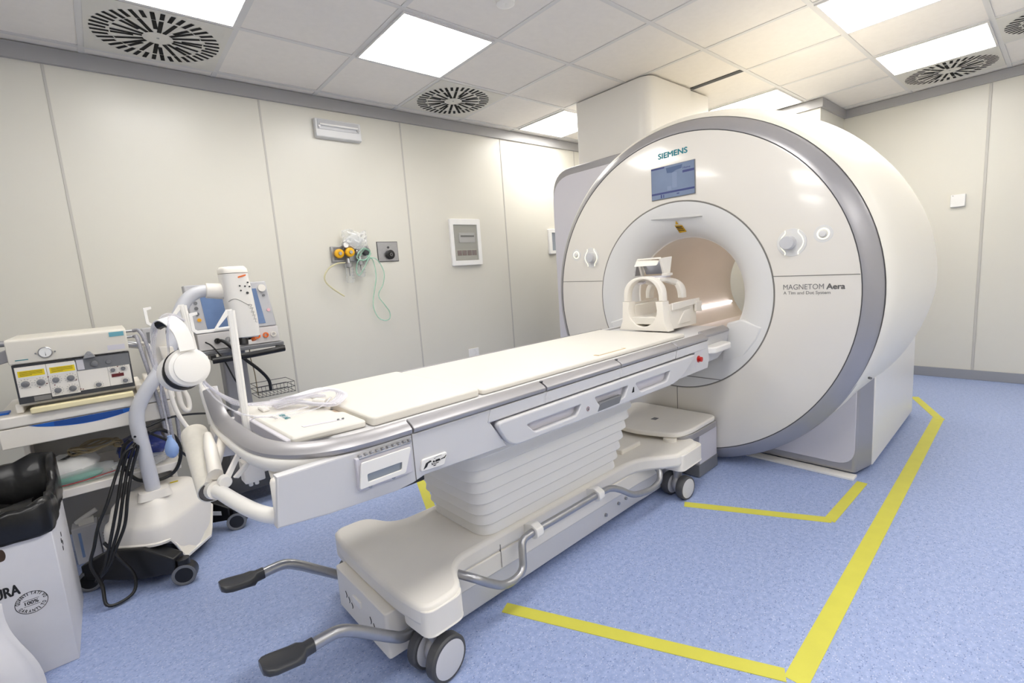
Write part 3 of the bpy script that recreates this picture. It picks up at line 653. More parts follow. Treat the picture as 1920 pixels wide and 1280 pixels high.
obj('lettering', G().mesh(text_mesh('Spine 32', .05, .008, 0), TM @ Matrix.Translation((.325, .035, .8372)) @ Matrix.Rotation(-PI / 2, 4, 'Z') @ Matrix.Diagonal((1, 1, .4, 1))), M_INK, **SPL)
obj('marker_strip', G().prism(tz([(.35, -.155, .8362), (.45, -.185, .8362), (.45, -.198, .8362), (.352, -.172, .8362)]), (0, 0, .001)), M_LILAC, **SPL)
g = G()
for k in range(2): g.cyl(TW(.438 + .012 * k, -.188 - .003 * k, .837), TW(.438 + .012 * k, -.188 - .003 * k, .840), .0035, seg=10)
obj('studs', g, M_GREYPL, **SPL)
obj('latch', G().prism(tz([(.325, .165, .836), (.345, .165, .836), (.345, .105, .836), (.325, .105, .836)]), (0, 0, .008)), M_WHITE, sp_, bevel=.003, world=True)
obj('recess', G().prism(tz([(.472, -.10, .817), (.497, -.115, .817), (.497, -.005, .817), (.472, -.025, .817)]), (0, 0, .0035)), mat('recess_tan', (225, 205, 180), .6), **SPL)
# tubing bundle
tbn = t_thing('tubing_bundle', 'bundle of clear plastic tubes coiled on the foot end of the table', 'tubing', .4, .05, .838)
def ct(name, pts, r, m, par): return obj(name, t_shape(G().tube(pts, r, 8, 6)), m, par, world=True)
for k in range(5):
    ct('tube', [(.345 + .006 * k, .15 - .012 * k, .845), (.385, .145 - .014 * k, .850 + .004 * k), (.43, .125 - .02 * k, .862 + .003 * k), (.50, .10 - .02 * k, .872 + .002 * k), (.53, .045 - .018 * k, .868), (.512, -.005 - .012 * k, .858), (.478, -.03 - .008 * k, .85), (.445, .0 - .005 * k, .852), (.41, .10 - .012 * k, .855), (.36, .135 - .012 * k, .846)], .0052, M_CLEAR, tbn)
for k in range(4):
    ct('tube', [(.185 + .002 * k, .10 + .01 * k, .965 - .004 * k), (.215, .11 + .012 * k, .925), (.262, .115 + .014 * k, .885 - .005 * k), (.31, .11 + .012 * k, .862), (.37, .07 + .015 * k, .862), (.44, .04 + .014 * k, .866), (.49, .02 + .01 * k, .862)], .0036, M_CLEAR, tbn)
ct('tube', [(.18, .08, .962), (.205, .06, .91), (.245, .02, .87), (.29, -.02, .855), (.34, -.03, .852), (.42, -.01, .85)], .0024, M_CLEAR, tbn)
ct('tube', [(.285, .17, .80), (.28, .12, .81), (.287, .02, .846), (.34, -.045, .846), (.44, -.05, .85), (.495, .0, .86)], .0022, M_CLEAR, tbn)
tc_ = obj('tube_connector', t_shape(G().tube([(.455, .02, .852), (.475, -.012, .848)], .013, 12, 0).cyl((.452, .026, .852), (.457, .017, .852), .0105, seg=12)), M_PAD, tbn, world=True)
obj('tube_end', t_shape(G().cyl((.452, .0265, .852), (.453, .024, .852), .007, seg=10)), M_DGREY, tc_, world=True)

# ------------------------------------------------------------------ head coil
hc = t_thing('head_coil', 'white head coil with arched front and mirror, on the table at the bore', 'head coil', 2.45, 0, .834)
HP = dict(parent=hc, world=True)
def yz_plate(name, outs, u0, u1, m, bevel=.003):
    """plate facing the foot end; outline (v, z)"""
    g = G(); me = curve_mesh([[(-v, z) for v, z in q] for q in outs], max(.001, (u1 - u0) - 2 * bevel), bevel)
    g.mesh(me, TM @ Matrix.Translation(((u0 + u1) / 2, 0, 0)) @ FACE_X)
    return obj(name, g, m, smooth=40, **HP)
def arc(cv, cz, rv, rz_, a0, a1, n=16): return [(cv + rv * math.cos(math.radians(a0 + (a1 - a0) * k / n)), cz + rz_ * math.sin(math.radians(a0 + (a1 - a0) * k / n))) for k in range(n + 1)]
ZB = .834
lower = [(-.155, ZB), (.155, ZB), (.132, ZB + .05), (.126, ZB + .16), (.082, ZB + .16)] + arc(0, ZB + .115, .09, .095, 0, -180) + [(-.082, ZB + .16), (-.126, ZB + .16), (-.132, ZB + .05)]
yz_plate('lower_shell', [lower], 2.255, 2.32, M_CREAM)
low2 = [(-.13, ZB), (.13, ZB), (.13, ZB + .135), (.088, ZB + .135)] + arc(0, ZB + .115, .09, .095, 0, -180) + [(-.088, ZB + .135), (-.13, ZB + .135)]
yz_plate('rear_shell', [low2], 2.322, 2.62, M_CREAM)
for s in (-1, 1):
    obj('side_flange', t_shape(G().prism([(u, s * .131, z) for u, z in ((2.33, ZB + .145), (2.64, ZB + .15), (2.64, ZB + .118), (2.33, ZB + .105))], (0, s * .012, 0))), M_CREAM, bevel=.003, **HP)
    obj('side_clip', t_shape(G().prism([(u, s * .135, z) for u, z in ((2.585, ZB + .135), (2.655, ZB + .13), (2.655, ZB + .07), (2.585, ZB + .075))], (0, s * .014, 0))), M_CREAM, bevel=.003, **HP)
    obj('side_rib', t_shape(G().prism([(u, s * .128, z) for u, z in ((2.40, ZB + .02), (2.47, ZB + .09), (2.54, ZB + .1), (2.54, ZB + .02))], (0, s * .008, 0))), M_CREAM, bevel=.004, **HP)
def arch(u0, u1, wv, top, th):
    q = [(-wv, ZB + .162)] + [(wv * math.cos(t) * -1 if False else -wv * math.cos(PI * k / 20) ** 1, ZB + .162 + (top - ZB - .162) * math.sin(PI * k / 20) ** .62) for k, t in [(k, 0) for k in range(1, 20)]] + [(wv, ZB + .162)]
    wi2 = wv - th; ti = top - th * .55
    q += [(wi2, ZB + .162)] + [(wi2 * math.cos(PI * k / 20), ZB + .162 + (ti - ZB - .162) * math.sin(PI * k / 20) ** .75) for k in range(1, 20)] + [(-wi2, ZB + .162)]
    return yz_plate('arch', [q], u0, u1, M_CREAM, .006)
arch(2.262, 2.312, .124, 1.132, .026); arch(2.48, 2.535, .118, 1.112, .028)
for v in (-.07, .07): obj('cross_bar', t_shape(G().prism([(u, v - .016, z) for u, z in ((2.30, 1.10), (2.30, 1.122), (2.37, 1.118), (2.49, 1.095), (2.49, 1.07), (2.38, 1.095))], (0, .032, 0))), M_CREAM, bevel=.005, **HP)
obj('brow_plate', t_shape(G().prism([(u, v, 1.118) for u, v in ((2.31, -.055), (2.36, -.085), (2.42, -.085), (2.47, -.05), (2.47, .05), (2.42, .085), (2.36, .085), (2.31, .055))], (0, 0, .012))), M_LILAC, bevel=.003, **HP)
obj('front_pin', t_shape(G().prism([(2.3, .02, 1.087), (2.335, .02, 1.092), (2.335, .05, 1.092), (2.3, .05, 1.087)], (0, 0, .012))), M_LILAC, bevel=.002, **HP)
hm = obj('mirror_frame', t_shape(G().prism([(2.335, -.062, 1.212), (2.31, -.062, 1.188), (2.31, .078, 1.188), (2.335, .078, 1.222)], (.012, 0, .004))
    .prism([(2.335, -.075, 1.225), (2.44, -.085, 1.232), (2.415, -.085, 1.135), (2.37, -.075, 1.135)], (0, .012, 0))
    .prism([(2.335, .062, 1.222), (2.40, .07, 1.225), (2.40, .07, 1.135), (2.37, .062, 1.135)], (0, .012, 0))
    .box(2.365, 2.42, -.098, -.06, 1.128, 1.142).prism([(2.335, -.07, 1.222), (2.335, .075, 1.222), (2.35, .075, 1.226), (2.35, -.07, 1.226)], (.0, 0, .006))), M_CREAM, bevel=.002, **HP); hm['label'] = 'tilted mirror frame'
obj('mirror', t_shape(G().prism([(2.36, -.06, 1.21), (2.36, .06, 1.21), (2.405, .06, 1.14), (2.405, -.06, 1.14)], (.003, 0, .002))), M_MIRROR, hm, world=True)
obj('mirror_leg', t_shape(G().prism([(2.33, .088, 1.135), (2.39, .088, 1.135), (2.365, .088, 1.205), (2.355, .088, 1.205)], (0, .006, 0))), M_METAL, hm, world=True, bevel=.001)
hcu = tag(obj('head_cushion', t_shape(G().rings([[(u, v, z) for v, z in rounded([(-.07, .868), (.07, .868), (.085, .892), (.075, .908), (-.075, .908), (-.085, .892)], .012, 4)] for u in (2.265, 2.58)])), M_PAD, bevel=.004), 'white foam cushion lying inside the head coil', 'cushion')

# ------------------------------------------------------------------ headset poles and headphones at the foot end
def pole(lab, base, top, s, roots):
    p = thing('headset_pole', lab, 'pole', TW(*base), TH, 'white hooked poles at the foot end of the table')
    d = dict(parent=p, world=True)
    obj('post', t_shape(G().tube([base, top], .0085, 8, 0).tube([(base[0] + .006, base[1] - .004, base[2]), (top[0] + .006, top[1] - .004, top[2])], .006, 8, 0)), M_WHITE, **d)
    u, v, z = top
    q = [(u + .004, z + .002), (u - .008, z + .002), (u - .048, z - .055), (u - .088, z - .055), (u - .098, z - .046), (u - .099, z + .002), (u - .079, z + .004), (u - .079, z - .003), (u - .091, z - .006), (u - .090, z - .042), (u - .084, z - .047), (u + .004, z - .047)]
    h = [(u - .002, z - .008), (u - .036, z - .047 + .002), (u - .002, z - .044)]
    g = G(); g.mesh(curve_mesh([q, h[::-1]], .007, .0012), TM @ Matrix.Translation((0, v, 0)) @ FACE_Y)
    obj('hook_bracket', g, M_WHITE, **d)
    return p
p1 = pole('near white pole with a hooked bracket, clamped below the push bar', (.266, .08, .66), (.273, .08, 1.154), -1, 0)
obj('clamp', t_shape(G().prism([(u, v, .648) for u, v in rounded([(.240, .055), (.295, .055), (.295, .11), (.240, .11)], .008)], (0, 0, .066)).cyl((.258, .078, .632), (.258, .078, .65), .006, seg=10).cyl((.274, .078, .632), (.274, .078, .65), .006, seg=10).box(.285, .34, .07, .095, .665, .70)), M_CREAM, p1, world=True, bevel=.003)
p2 = pole('farther white pole with a hooked bracket, behind the headphones', (.226, .358, .78), (.200, .358, 1.175), -1, 0)
hd = t_thing('headphones', 'white pneumatic headphones hanging on the hooked poles', 'headphones', .15, .15, .96)
HD = dict(parent=hd, world=True)
def cup(c, axis, nm, depth=.03, flip=1):
    c = Vector(c); ax = Vector(axis).normalized(); a = ax.orthogonal().normalized(); b = ax.cross(a)
    def ring(h, r): return [TM @ (c + ax * h + (a * math.cos(2 * PI * i / 32) + b * math.sin(2 * PI * i / 32)) * r) for i in range(32)]
    o = obj(nm, G().rings([ring(0, .043), ring(-.004, .051), ring(-.017, .0535), ring(-.030, .051), ring(-.032, .043)], cap=True), M_WHITE, **HD)
    obj('cup_lid', G().rings([ring(-.002, .0425), ring(.0035, .042), ring(.005, .037)]), M_WHITE, o, world=True)
    obj('ear_pad', G().rings([ring(-.030, .050), ring(-.039, .052), ring(-.05, .046), ring(-.051, .033)]), M_BLACK, o, world=True)
cup((0.1587, 0.0714, 1.0125), (.25, -.95, .1), 'ear_cup'); cup((0.1347, 0.1804, 0.9874), (-.35, .9, -.15), 'ear_cup')
bp = [(0.1565, 0.0659, 1.0583), (0.1543, 0.0714, 1.091), (0.1456, 0.0823, 1.1237), (0.1303, 0.115, 1.1455), (0.1183, 0.1477, 1.1422), (0.1107, 0.1804, 1.1128), (0.1107, 0.2022, 1.0583), (0.1183, 0.2022, 1.0147)]
g = G(); P = spline(bp, 5); rs = []
for i, q in enumerate(P):
    t = (P[min(i + 1, len(P) - 1)] - P[max(i - 1, 0)]).normalized(); s = Vector((.93, .3, .2)); s = (s - t * s.dot(t)).normalized(); n_ = s.cross(t)
    rs.append([q + s * a_ + n_ * b_ for a_, b_ in ((-.0195, -.002), (.0195, -.002), (.0195, .002), (-.0195, .002))])
g.rings(rs); hbnd = obj('headband', t_shape(g), M_WHITE, bevel=.001, **HD)
obj('slider', t_shape(G().prism([(0.1074, 0.1837, 1.0692), (0.1401, 0.188, 1.0637), (0.1434, 0.188, 1.0147), (0.1151, 0.1837, 1.0147)], (0, .012, 0))), M_CREAM, hbnd, world=True, bevel=.002)
obj('foam', t_shape(G().tube([(0.1107, 0.1422, 1.1292), (0.1216, 0.1313, 1.1346), (0.1347, 0.1259, 1.1324)], .012, 8, 3)), M_BLACK, hbnd, world=True)
for k in range(3):
    obj('air_tube', t_shape(G().tube([(0.151 - .01 * k, 0.1095 + .02 * k, 0.9547), (0.1183, 0.164, 0.9657 + .01 * k), (0.0965 - .004 * k, 0.1858, 1.0147), (0.0998 - .004 * k, 0.1804, 1.0801), (0.1183, 0.1531, 1.1401 + .004 * k), (0.1456, 0.1422, 1.1509 + .003 * k), (0.1728, 0.1531, 1.1346)], .0028, 8, 6)), M_CLEAR, **HD)
# paper roll
pr_ = t_thing('paper_roll', 'roll of cream crepe paper hanging across the foot end below the push bar', 'paper roll', .145, .2, .655)
ax_ = (TW(.172, .33, .765) - TW(.158, .052, .662)); c0 = TW(.158, .052, .662); aa = ax_.normalized(); e1 = aa.orthogonal().normalized(); e2 = aa.cross(e1)
def rr_(t, r): return [c0 + ax_ * t + (e1 * math.cos(2 * PI * i / 28) + e2 * math.sin(2 * PI * i / 28)) * r for i in range(28)]
obj('paper', G().rings([rr_(0, .034), rr_(.0, .037), rr_(1, .037), rr_(1, .02)], cap=False), M_CREPE, pr_, world=True)
obj('core', G().rings([rr_(.01, .0335), rr_(.012, .022), rr_(.99, .022)], cap=False), mat('roll_core', (120, 112, 104), .8), pr_, world=True)
obj('spindle', G().tube([TW(.165, .01, .72), TW(.178, .12, .765), TW(.188, .2, .785)], [.018, .017, .011], 12, 4), M_CREAM, pr_, world=True)

# ------------------------------------------------------------------ left wall fittings
def wall_thing(name, lab, cat, x, z, group=None): return thing(name, lab, cat, (x, YL, z), 0, group)
el = wall_thing('emergency_light', 'white rectangular emergency light fitting high on the left wall', 'emergency light', 1.45, 2.23)
E1 = dict(parent=el, world=True)
obj('housing', G().prism([(1.287, YL, 2.232), (1.287, YL - .045, 2.238), (1.287, YL - .045, 2.36), (1.287, YL, 2.366)], (.33, 0, 0)), mat('housing_white', (222, 222, 222), .35), bevel=.006, **E1)
obj('reflector', G().box(1.302, 1.60, YL - .049, YL - .044, 2.288, 2.352), mat('lens_white', (196, 197, 200), .12), bevel=.008, **E1)
obj('tube_lamp', G().tube([(1.315, YL - .054, 2.318), (1.588, YL - .054, 2.318)], .0075, 12, 0), M_PAPER, **E1)
g = G()
for x in (1.312, 1.59): g.cyl((x, YL - .056, 2.305), (x, YL - .045, 2.305), .009, seg=12)
obj('end_clips', g, M_METAL, **E1)
# gas outlets
gp = wall_thing('gas_outlet_panel', 'steel medical gas panel on the left wall with yellow valves and hanging jars', 'gas outlet panel', 1.44, 1.375)
GP = dict(parent=gp, world=True); YW = YL - .03
obj('panel', G().box(1.297, 1.582, YW, YL, 1.376, 1.486), M_STEEL, bevel=.003, **GP)
obj('panel_recess', G().box(1.312, 1.425, YW - .001, YW + .002, 1.386, 1.478), M_GREYPL, **GP)
def yknob(x, z, y):
    k = obj('valve', G().lathe([(YW, .02), (y, .03), (y - .012, .034), (y - .03, .032), (y - .034, .026), (y - .034, .014), (y - .03, .001)], (x, 0, z), 'y', 24), M_YVALVE, **GP)
    k['label'] = 'yellow valve knob'
    obj('valve_hub', G().cyl((x, y - .045, z), (x, y - .03, z), .012, seg=14), M_STEEL, k, world=True)
yknob(1.342, 1.432, YW - .005); yknob(1.412, 1.438, YW - .03)
obj('outlet', G().lathe([(YW, .03), (YW - .02, .029), (YW - .024, .022), (YW - .012, .02), (YW - .012, .001)], (1.555, 0, 1.442), 'y', 24), M_DGREY, **GP)
obj('outlet', G().lathe([(YW, .026), (YW - .04, .024), (YW - .045, .018), (YW - .045, .001)], (1.488, 0, 1.44), 'y', 24), M_STEEL, **GP)
gg = obj('gauge', G().lathe([(YW - .02, .024), (YW - .045, .024), (YW - .047, .022), (YW - .044, .020), (YW - .044, .001)], (1.392, 0, 1.492), 'y', 24), M_STEEL, **GP)
obj('gauge_dial', G().lathe([(YW - .0445, .019), (YW - .0447, .001)], (1.392, 0, 1.492), 'y', 20), M_PAPER, gg, world=True)
def jar(x, z0, z1, r):
    j = obj('jar', G().lathe([(z1, r), (z0 + .01, r), (z0, r * .8), (z0, .001)], (x, YW - .035, 0), 'z', 24), M_GLASS, **GP)
    obj('jar_cap', G().lathe([(z1 - .004, r * 1.08), (z1 + .022, r * 1.08), (z1 + .028, r * .6), (z1 + .06, .012), (z1 + .06, .001)], (x, YW - .035, 0), 'z', 24), M_STEEL, j, world=True)
    g = G()
    for k in range(4): g.box(x + .004, x + r * .9, YW - .036 - r, YW - .035 - r, z0 + .03 + k * .022, z0 + .032 + k * .022)
    g.tube([(x, YW - .035, z1), (x, YW - .035, z0 + .05)], .003, 8, 0)
    obj('jar_marks', g, M_GREYPL, j, world=True)
jar(1.398, 1.218, 1.335, .027); jar(1.487, 1.255, 1.35, .027)
ob = wall_thing('plastic_bag', 'small clear plastic bag with a white leaflet tucked above the gas panel', 'plastic bag', 1.46, 1.487)
def crumple(w_, h_, amp, nu=10, nv=8, seed=1):
    rnd = random.Random(seed); return [[rnd.uniform(-amp, amp) for _ in range(nu + 1)] for _ in range(nv + 1)]
def sheet(fn, nu, nv, th=0):
    g = G(); V = [[g.bm.verts.new(fn(i / nu, j / nv)) for i in range(nu + 1)] for j in range(nv + 1)]
    for j in range(nv):
        for i in range(nu): g.bm.faces.new((V[j][i], V[j][i + 1], V[j + 1][i + 1], V[j + 1][i]))
    return g
def thick(o, t): s = o.modifiers.new('Solidify', 'SOLIDIFY'); s.thickness = t; s.offset = 0; return o
cr1 = crumple(0, 0, .012, 10, 8, 3)
o = obj('film', sheet(lambda a_, b_: (1.375 + .185 * a_, YL - .045 - .03 * math.sin(PI * a_) - .02 * math.sin(PI * b_) + cr1[int(b_ * 8)][int(a_ * 10)], 1.462 + .13 * b_ + .012 * math.sin(7 * a_)), 10, 8), M_BAGCL, parent=ob, world=True); thick(o, .001)
cr2 = crumple(0, 0, .005, 6, 5, 5)
lf = [(1.372, 1.515), (1.45, 1.575), (1.535, 1.53), (1.47, 1.452)]
o = obj('leaflet', sheet(lambda a_, b_: ((lf[0][0] * (1 - a_) + lf[1][0] * a_) * (1 - b_) + (lf[3][0] * (1 - a_) + lf[2][0] * a_) * b_, YL - .075 + cr2[int(b_ * 5)][int(a_ * 6)], (lf[0][1] * (1 - a_) + lf[1][1] * a_) * (1 - b_) + (lf[3][1] * (1 - a_) + lf[2][1] * a_) * b_), 6, 5), M_PAPER, parent=ob, world=True); thick(o, .001)
def wtube(pts, r, m, lab, nm='oxygen_tube', cat='tube'):
    return tag(obj(nm, G().tube([(x, YL - d, z) for x, z, d in pts], r, 8, 7), m), lab, cat)
# green tubing: coil at the panel, then a long loop
wtube([(1.47, 1.40, .09), (1.52, 1.455, .10), (1.56, 1.42, .10), (1.50, 1.375, .10), (1.45, 1.40, .10), (1.50, 1.46, .11), (1.555, 1.44, .10), (1.52, 1.38, .10), (1.46, 1.375, .10), (1.44, 1.30, .09), (1.46, 1.27, .09), (1.505, 1.33, .10), (1.535, 1.38, .10), (1.575, 1.385, .08), (1.60, 1.33, .06), (1.605, 1.24, .05), (1.585, 1.15, .04), (1.565, 1.05, .035), (1.575, .98, .035), (1.605, .93, .035), (1.655, .91, .035), (1.69, .925, .035), (1.692, .975, .035), (1.66, 1.03, .035), (1.62, 1.09, .035), (1.622, 1.13, .035), (1.66, 1.19, .04), (1.675, 1.27, .05), (1.655, 1.34, .05), (1.61, 1.385, .07), (1.56, 1.395, .09), (1.53, 1.41, .095)], .0042, M_GREENT, 'pale green oxygen tube looping down the wall from the gas panel')
wtube([(1.37, 1.365, .07), (1.31, 1.36, .075), (1.25, 1.33, .07), (1.215, 1.28, .065), (1.22, 1.235, .06), (1.26, 1.19, .055), (1.32, 1.143, .05), (1.345, 1.125, .05)], .0055, M_YELLT, 'yellowed suction tube curving down left of the gas panel', 'suction_tube')
# emergency switch plate
sw_ = wall_thing('emergency_switch', 'square steel plate with a black push button right of the gas panel', 'switch', 1.75, 1.367)
obj('plate', G().box(1.664, 1.832, YL - .008, YL, 1.367, 1.513), M_STEEL, sw_, world=True, bevel=.001)
obj('plate_rim', G().box(1.66, 1.836, YL - .004, YL, 1.363, 1.517), M_DGREY, sw_, world=True)
pb = obj('push_button', G().lathe([(YL - .008, .036), (YL - .03, .036), (YL - .034, .03), (YL - .034, .018), (YL - .04, .015), (YL - .04, .001)], (1.757, 0, 1.416), 'y', 28), M_BLACK, sw_, world=True)
obj('button_ring', G().lathe([(YL - .0402, .012), (YL - .041, .012), (YL - .041, .008), (YL - .0402, .008)], (1.757, 0, 1.416), 'y', 20), M_INK, pb, world=True)
obj('key_hole', G().cyl((1.752, YL - .011, 1.472), (1.752, YL - .006, 1.472), .009, seg=16), M_DGREY, sw_, world=True)
# breaker panels
bx = wall_thing('breaker_panel', 'white framed breaker panel with a smoked window and four dark red switches', 'breaker panel', 2.497, 1.30)
B = dict(parent=bx, world=True)
g = G(); g.mesh(curve_mesh([rounded([(2.336, 1.302), (2.66, 1.302), (2.66, 1.702), (2.336, 1.702)], .012), [(2.37, 1.345), (2.622, 1.345), (2.622, 1.652), (2.37, 1.652)][::-1]], .02, .003), Matrix.Translation((0, YL - .013, 0)) @ FACE_Y)
obj('frame', g, M_PAPER, **B)
obj('back', G().box(2.365, 2.627, YL - .006, YL - .001, 1.34, 1.657), mat('panel_grey', (186, 183, 176), .5), **B)
obj('breaker_row', G().box(2.43, 2.60, YL - .015, YL - .006, 1.50, 1.585), M_LILAC, bevel=.002, **B)
obj('breaker_slot', G().box(2.445, 2.59, YL - .0165, YL - .0145, 1.547, 1.562), M_BLACK, **B)
for k in range(4):
    s_ = obj('red_switch', G().box(2.40 + k * .053, 2.445 + k * .053, YL - .018, YL - .006, 1.388, 1.432), M_DRED, bevel=.002, **B)
obj('switch_row', G().box(2.385, 2.612, YL - .012, YL - .005, 1.352, 1.445), mat('panel_beige', (205, 202, 194), .5), **B)
obj('window', G().box(2.37, 2.622, YL - .0215, YL - .0195, 1.345, 1.652), clear_mat('smoked_window', (225, 226, 220), .08, .05), **B)
b2 = wall_thing('small_breaker_panel', 'narrow white breaker box half hidden behind the scanner wing', 'breaker panel', 3.66, 1.372)
g = G(); g.mesh(curve_mesh([rounded([(3.535, 1.372), (3.85, 1.372), (3.85, 1.62), (3.535, 1.62)], .008), [(3.575, 1.405), (3.81, 1.405), (3.81, 1.585), (3.575, 1.585)][::-1]], .02, .003), Matrix.Translation((0, YL - .013, 0)) @ FACE_Y)
obj('frame', g, M_PAPER, b2, world=True)
obj('window', G().box(3.572, 3.813, YL - .01, YL - .004, 1.402, 1.588), M_BLIND, b2, world=True)
def outlet(x, z, lab):
    o1 = wall_thing('wall_socket', lab, 'socket', x, z)
    obj('plate', G().box(x - .055, x + .055, YL - .01, YL, z, z + .08), M_PAPER, o1, world=True, bevel=.003)
    obj('socket_face', G().lathe([(YL - .0105, .022), (YL - .007, .02), (YL - .006, .001)], (x, 0, z + .04), 'y', 24), M_INK, o1, world=True)
outlet(2.49, .475, 'white wall socket peeking over the far edge of the patient table')
rs2 = thing('wall_switch_box', 'small square white box on the right wall', 'wall box', (XR, .645, 1.49))
obj('cover', G().box(XR - .028, XR, .598, .692, 1.491, 1.594), M_PAPER, rs2, world=True, bevel=.004)
obj('latch', G().box(XR - .0295, XR - .027, .672, .682, 1.583, 1.587), M_INK, rs2, world=True)

# ------------------------------------------------------------------ cardboard bin at left
bn = thing('cardboard_bin', 'tall white cardboard bin with black printing at the left edge', 'bin', (-.43, 2.355, 0))
BN = dict(parent=bn, world=True)
x0, x1, y0, y1 = -.66, -.236, 2.138, 2.58
g = G()
for q in ((x0, x1, y0, y0 + .006), (x0, x1, y1 - .006, y1), (x0, x0 + .006, y0 + .006, y1 - .006), (x1 - .006, x1, y0 + .006, y1 - .006)): g.box(*q, 0, .53)
g.box(x0 + .006, x1 - .006, y0 + .006, y1 - .006, 0, .01)
obj('carton', g, M_CARD, bevel=.002, **BN)
obj('hand_hole', G().prism([(x, y0 - .0006, z) for x, z in rounded([(-.47, .418), (-.352, .418), (-.347, .43), (-.347, .445), (-.352, .458), (-.47, .458)], .01)], (0, .0004, 0)), mat('hole_dark', (70, 55, 45), .9), **BN)
text('printed_text', 'URA', .055, .034, M_BINK, bn, (-.390, y0 - .0005, .297), FACE_Y, .08)
st = G(); cx, cz, ra, rb = -.3155, .255, .039, .037
for (fa) in (1, .7):
    pass
def ell(r1, r2, n=40): return [(cx + ra * r1 * math.cos(2 * PI * k / n), cz + rb * r1 * math.sin(2 * PI * k / n)) for k in range(n)]
st.mesh(curve_mesh([ell(1, 0), ell(.96, 0)[::-1]], .0006), Matrix.Translation((0, y0 - .0005, 0)) @ FACE_Y)
for wd_, rad, a0, a1 in (('QUANTITATIVO', .72, 168, 12), ('GARANTITO', .90, 205, 335)):
    for k, chx in enumerate(wd_):
        t = math.radians(a0 + (a1 - a0) * k / (len(wd_) - 1)); me = text_mesh(chx, .0062 if chx != 'I' else .0016, .0095, .012)
        rot = (t - PI / 2) if a0 < 200 else (t + PI / 2)
        st.mesh(me, Matrix.Translation((cx + ra * rad * math.cos(t), y0 - .0005, cz + rb * rad * math.sin(t))) @ FACE_Y @ Matrix.Rotation(rot, 4, 'Z') @ Matrix.Translation((-.0026, 0, 0)))
st.mesh(text_mesh('100%', .032, .011, .015), Matrix.Translation((cx - .016, y0 - .0005, cz - .005)) @ FACE_Y)
st.box(cx - .019, cx + .019, y0 - .0008, y0 - .0004, cz + .0095, cz + .0105).box(cx - .019, cx + .019, y0 - .0008, y0 - .0004, cz - .010, cz - .009)
obj('printed_seal', st, M_BINK, **BN)
g = G()
for dy, dz in ((0, 0), (.02, .014), (-.004, .03), (.022, .045)): g.mesh(text_mesh('8', .016, .016, .03), Matrix.Translation((x1 + .0005, 2.30 + dy, .33 + dz)) @ Matrix(((0, 0, 1, 0), (1, 0, 0, 0), (0, 1, 0, 0), (0, 0, 0, 1))))
obj('side_print', g, M_BINK, **BN)
lb_ = thing('bin_liner', 'black plastic liner folded over the rim of the cardboard bin', 'bin bag', (-.43, 2.355, .47))
def rim_pt(t, e):
    c, s = math.cos(t), math.sin(t); n_ = 16.0
    k = (abs(c) ** n_ + abs(s) ** n_) ** (-1 / n_)
    return (-.448 + (.212 + e) * k * c, 2.359 + (.221 + e) * k * s)
rnd = random.Random(9); NS = 72
wr = [rnd.uniform(0, 1) for _ in range(NS)]
def wob(i, a_): return a_ * (.5 * math.sin(i * .9) + .5 * math.sin(i * 2.3 + 1) + .5 * (wr[i % NS] - .5))
rows = []
for zz, e, am in ((.468, .008, .002), (.478, .010, .003), (.51, .012, .004), (.535, .010, .004), (.550, .003, .004), (.546, -.012, .004), (.50, -.018, .004), (.38, -.024, .004), (.2, -.03, .004)):
    row = []
    for i in range(NS):
        t = 2 * PI * i / NS; x, y = rim_pt(t, e + wob(i + int(zz * 37), am))
        z = zz + (wob(i * 2, .007) if zz > .49 else wob(i, .002))
        if .5 < zz and zz > .505: z += (.085 * max(0, math.cos(t - .75)) ** 6 + .05 * max(0, math.cos(t - 1.7)) ** 4 + .03 * max(0, math.cos(t + .75)) ** 10) * min(1, (zz - .505) / .03)
        row.append(Vector((x, y, z)))
    rows.append(row)
o = obj('liner', G().rings(rows, cap=False), M_BAG, lb_, world=True, smooth=180); thick(o, .0015)
tag(obj('paper_cup', G().lathe([(.0, .001), (.0, .03), (.075, .045), (.078, .047), (.078, .043), (.01, .028)], (-.40, 2.24, .47), 'z', 28), M_PAPER), 'white paper cup lying on top of the rubbish in the black liner', 'cup')
tag(obj('rubbish', G().rings([[(x * .93 - .03, y * .9 + .236, z) for x, y, z in [(p[0], p[1], .5 + .02 * math.sin(i * 1.3)) for i, p in enumerate([rim_pt(2 * PI * k / 24, -.05) for k in range(24)])]], [(-.43, 2.36, .515)] * 24], cap=False), M_BAG), 'dark rubbish filling the black bin liner', 'rubbish')
# white sheet standing in the lower left corner
ws = thing('white_cover_sheet', 'white folded plastic sheet standing at the lower left corner', 'sheet', (-.42, 1.98, 0))
def ws_fn(a_, b_):
    x = -.56 + a_ * (.20 + .055 * (1 - b_)); return (x + .012 * math.sin(6 * b_), 2.05 - .06 * math.sin(PI * min(1, a_ * 1.1)) - .05 * (1 - b_), .002 + b_ * (.42 - .1 * a_))
o = obj('sheet', sheet(ws_fn, 14, 12), M_CARD, ws, world=True, smooth=180); thick(o, .003)
def ws2(a_, b_): return (-.60 + a_ * (.205 + .03 * (1 - b_)), 1.93 - .05 * math.sin(PI * a_) - .03 * (1 - b_), .002 + b_ * (.30 - .05 * a_))
o = obj('front_fold', sheet(ws2, 12, 10), M_CARD, ws, world=True, smooth=180); thick(o, .003)

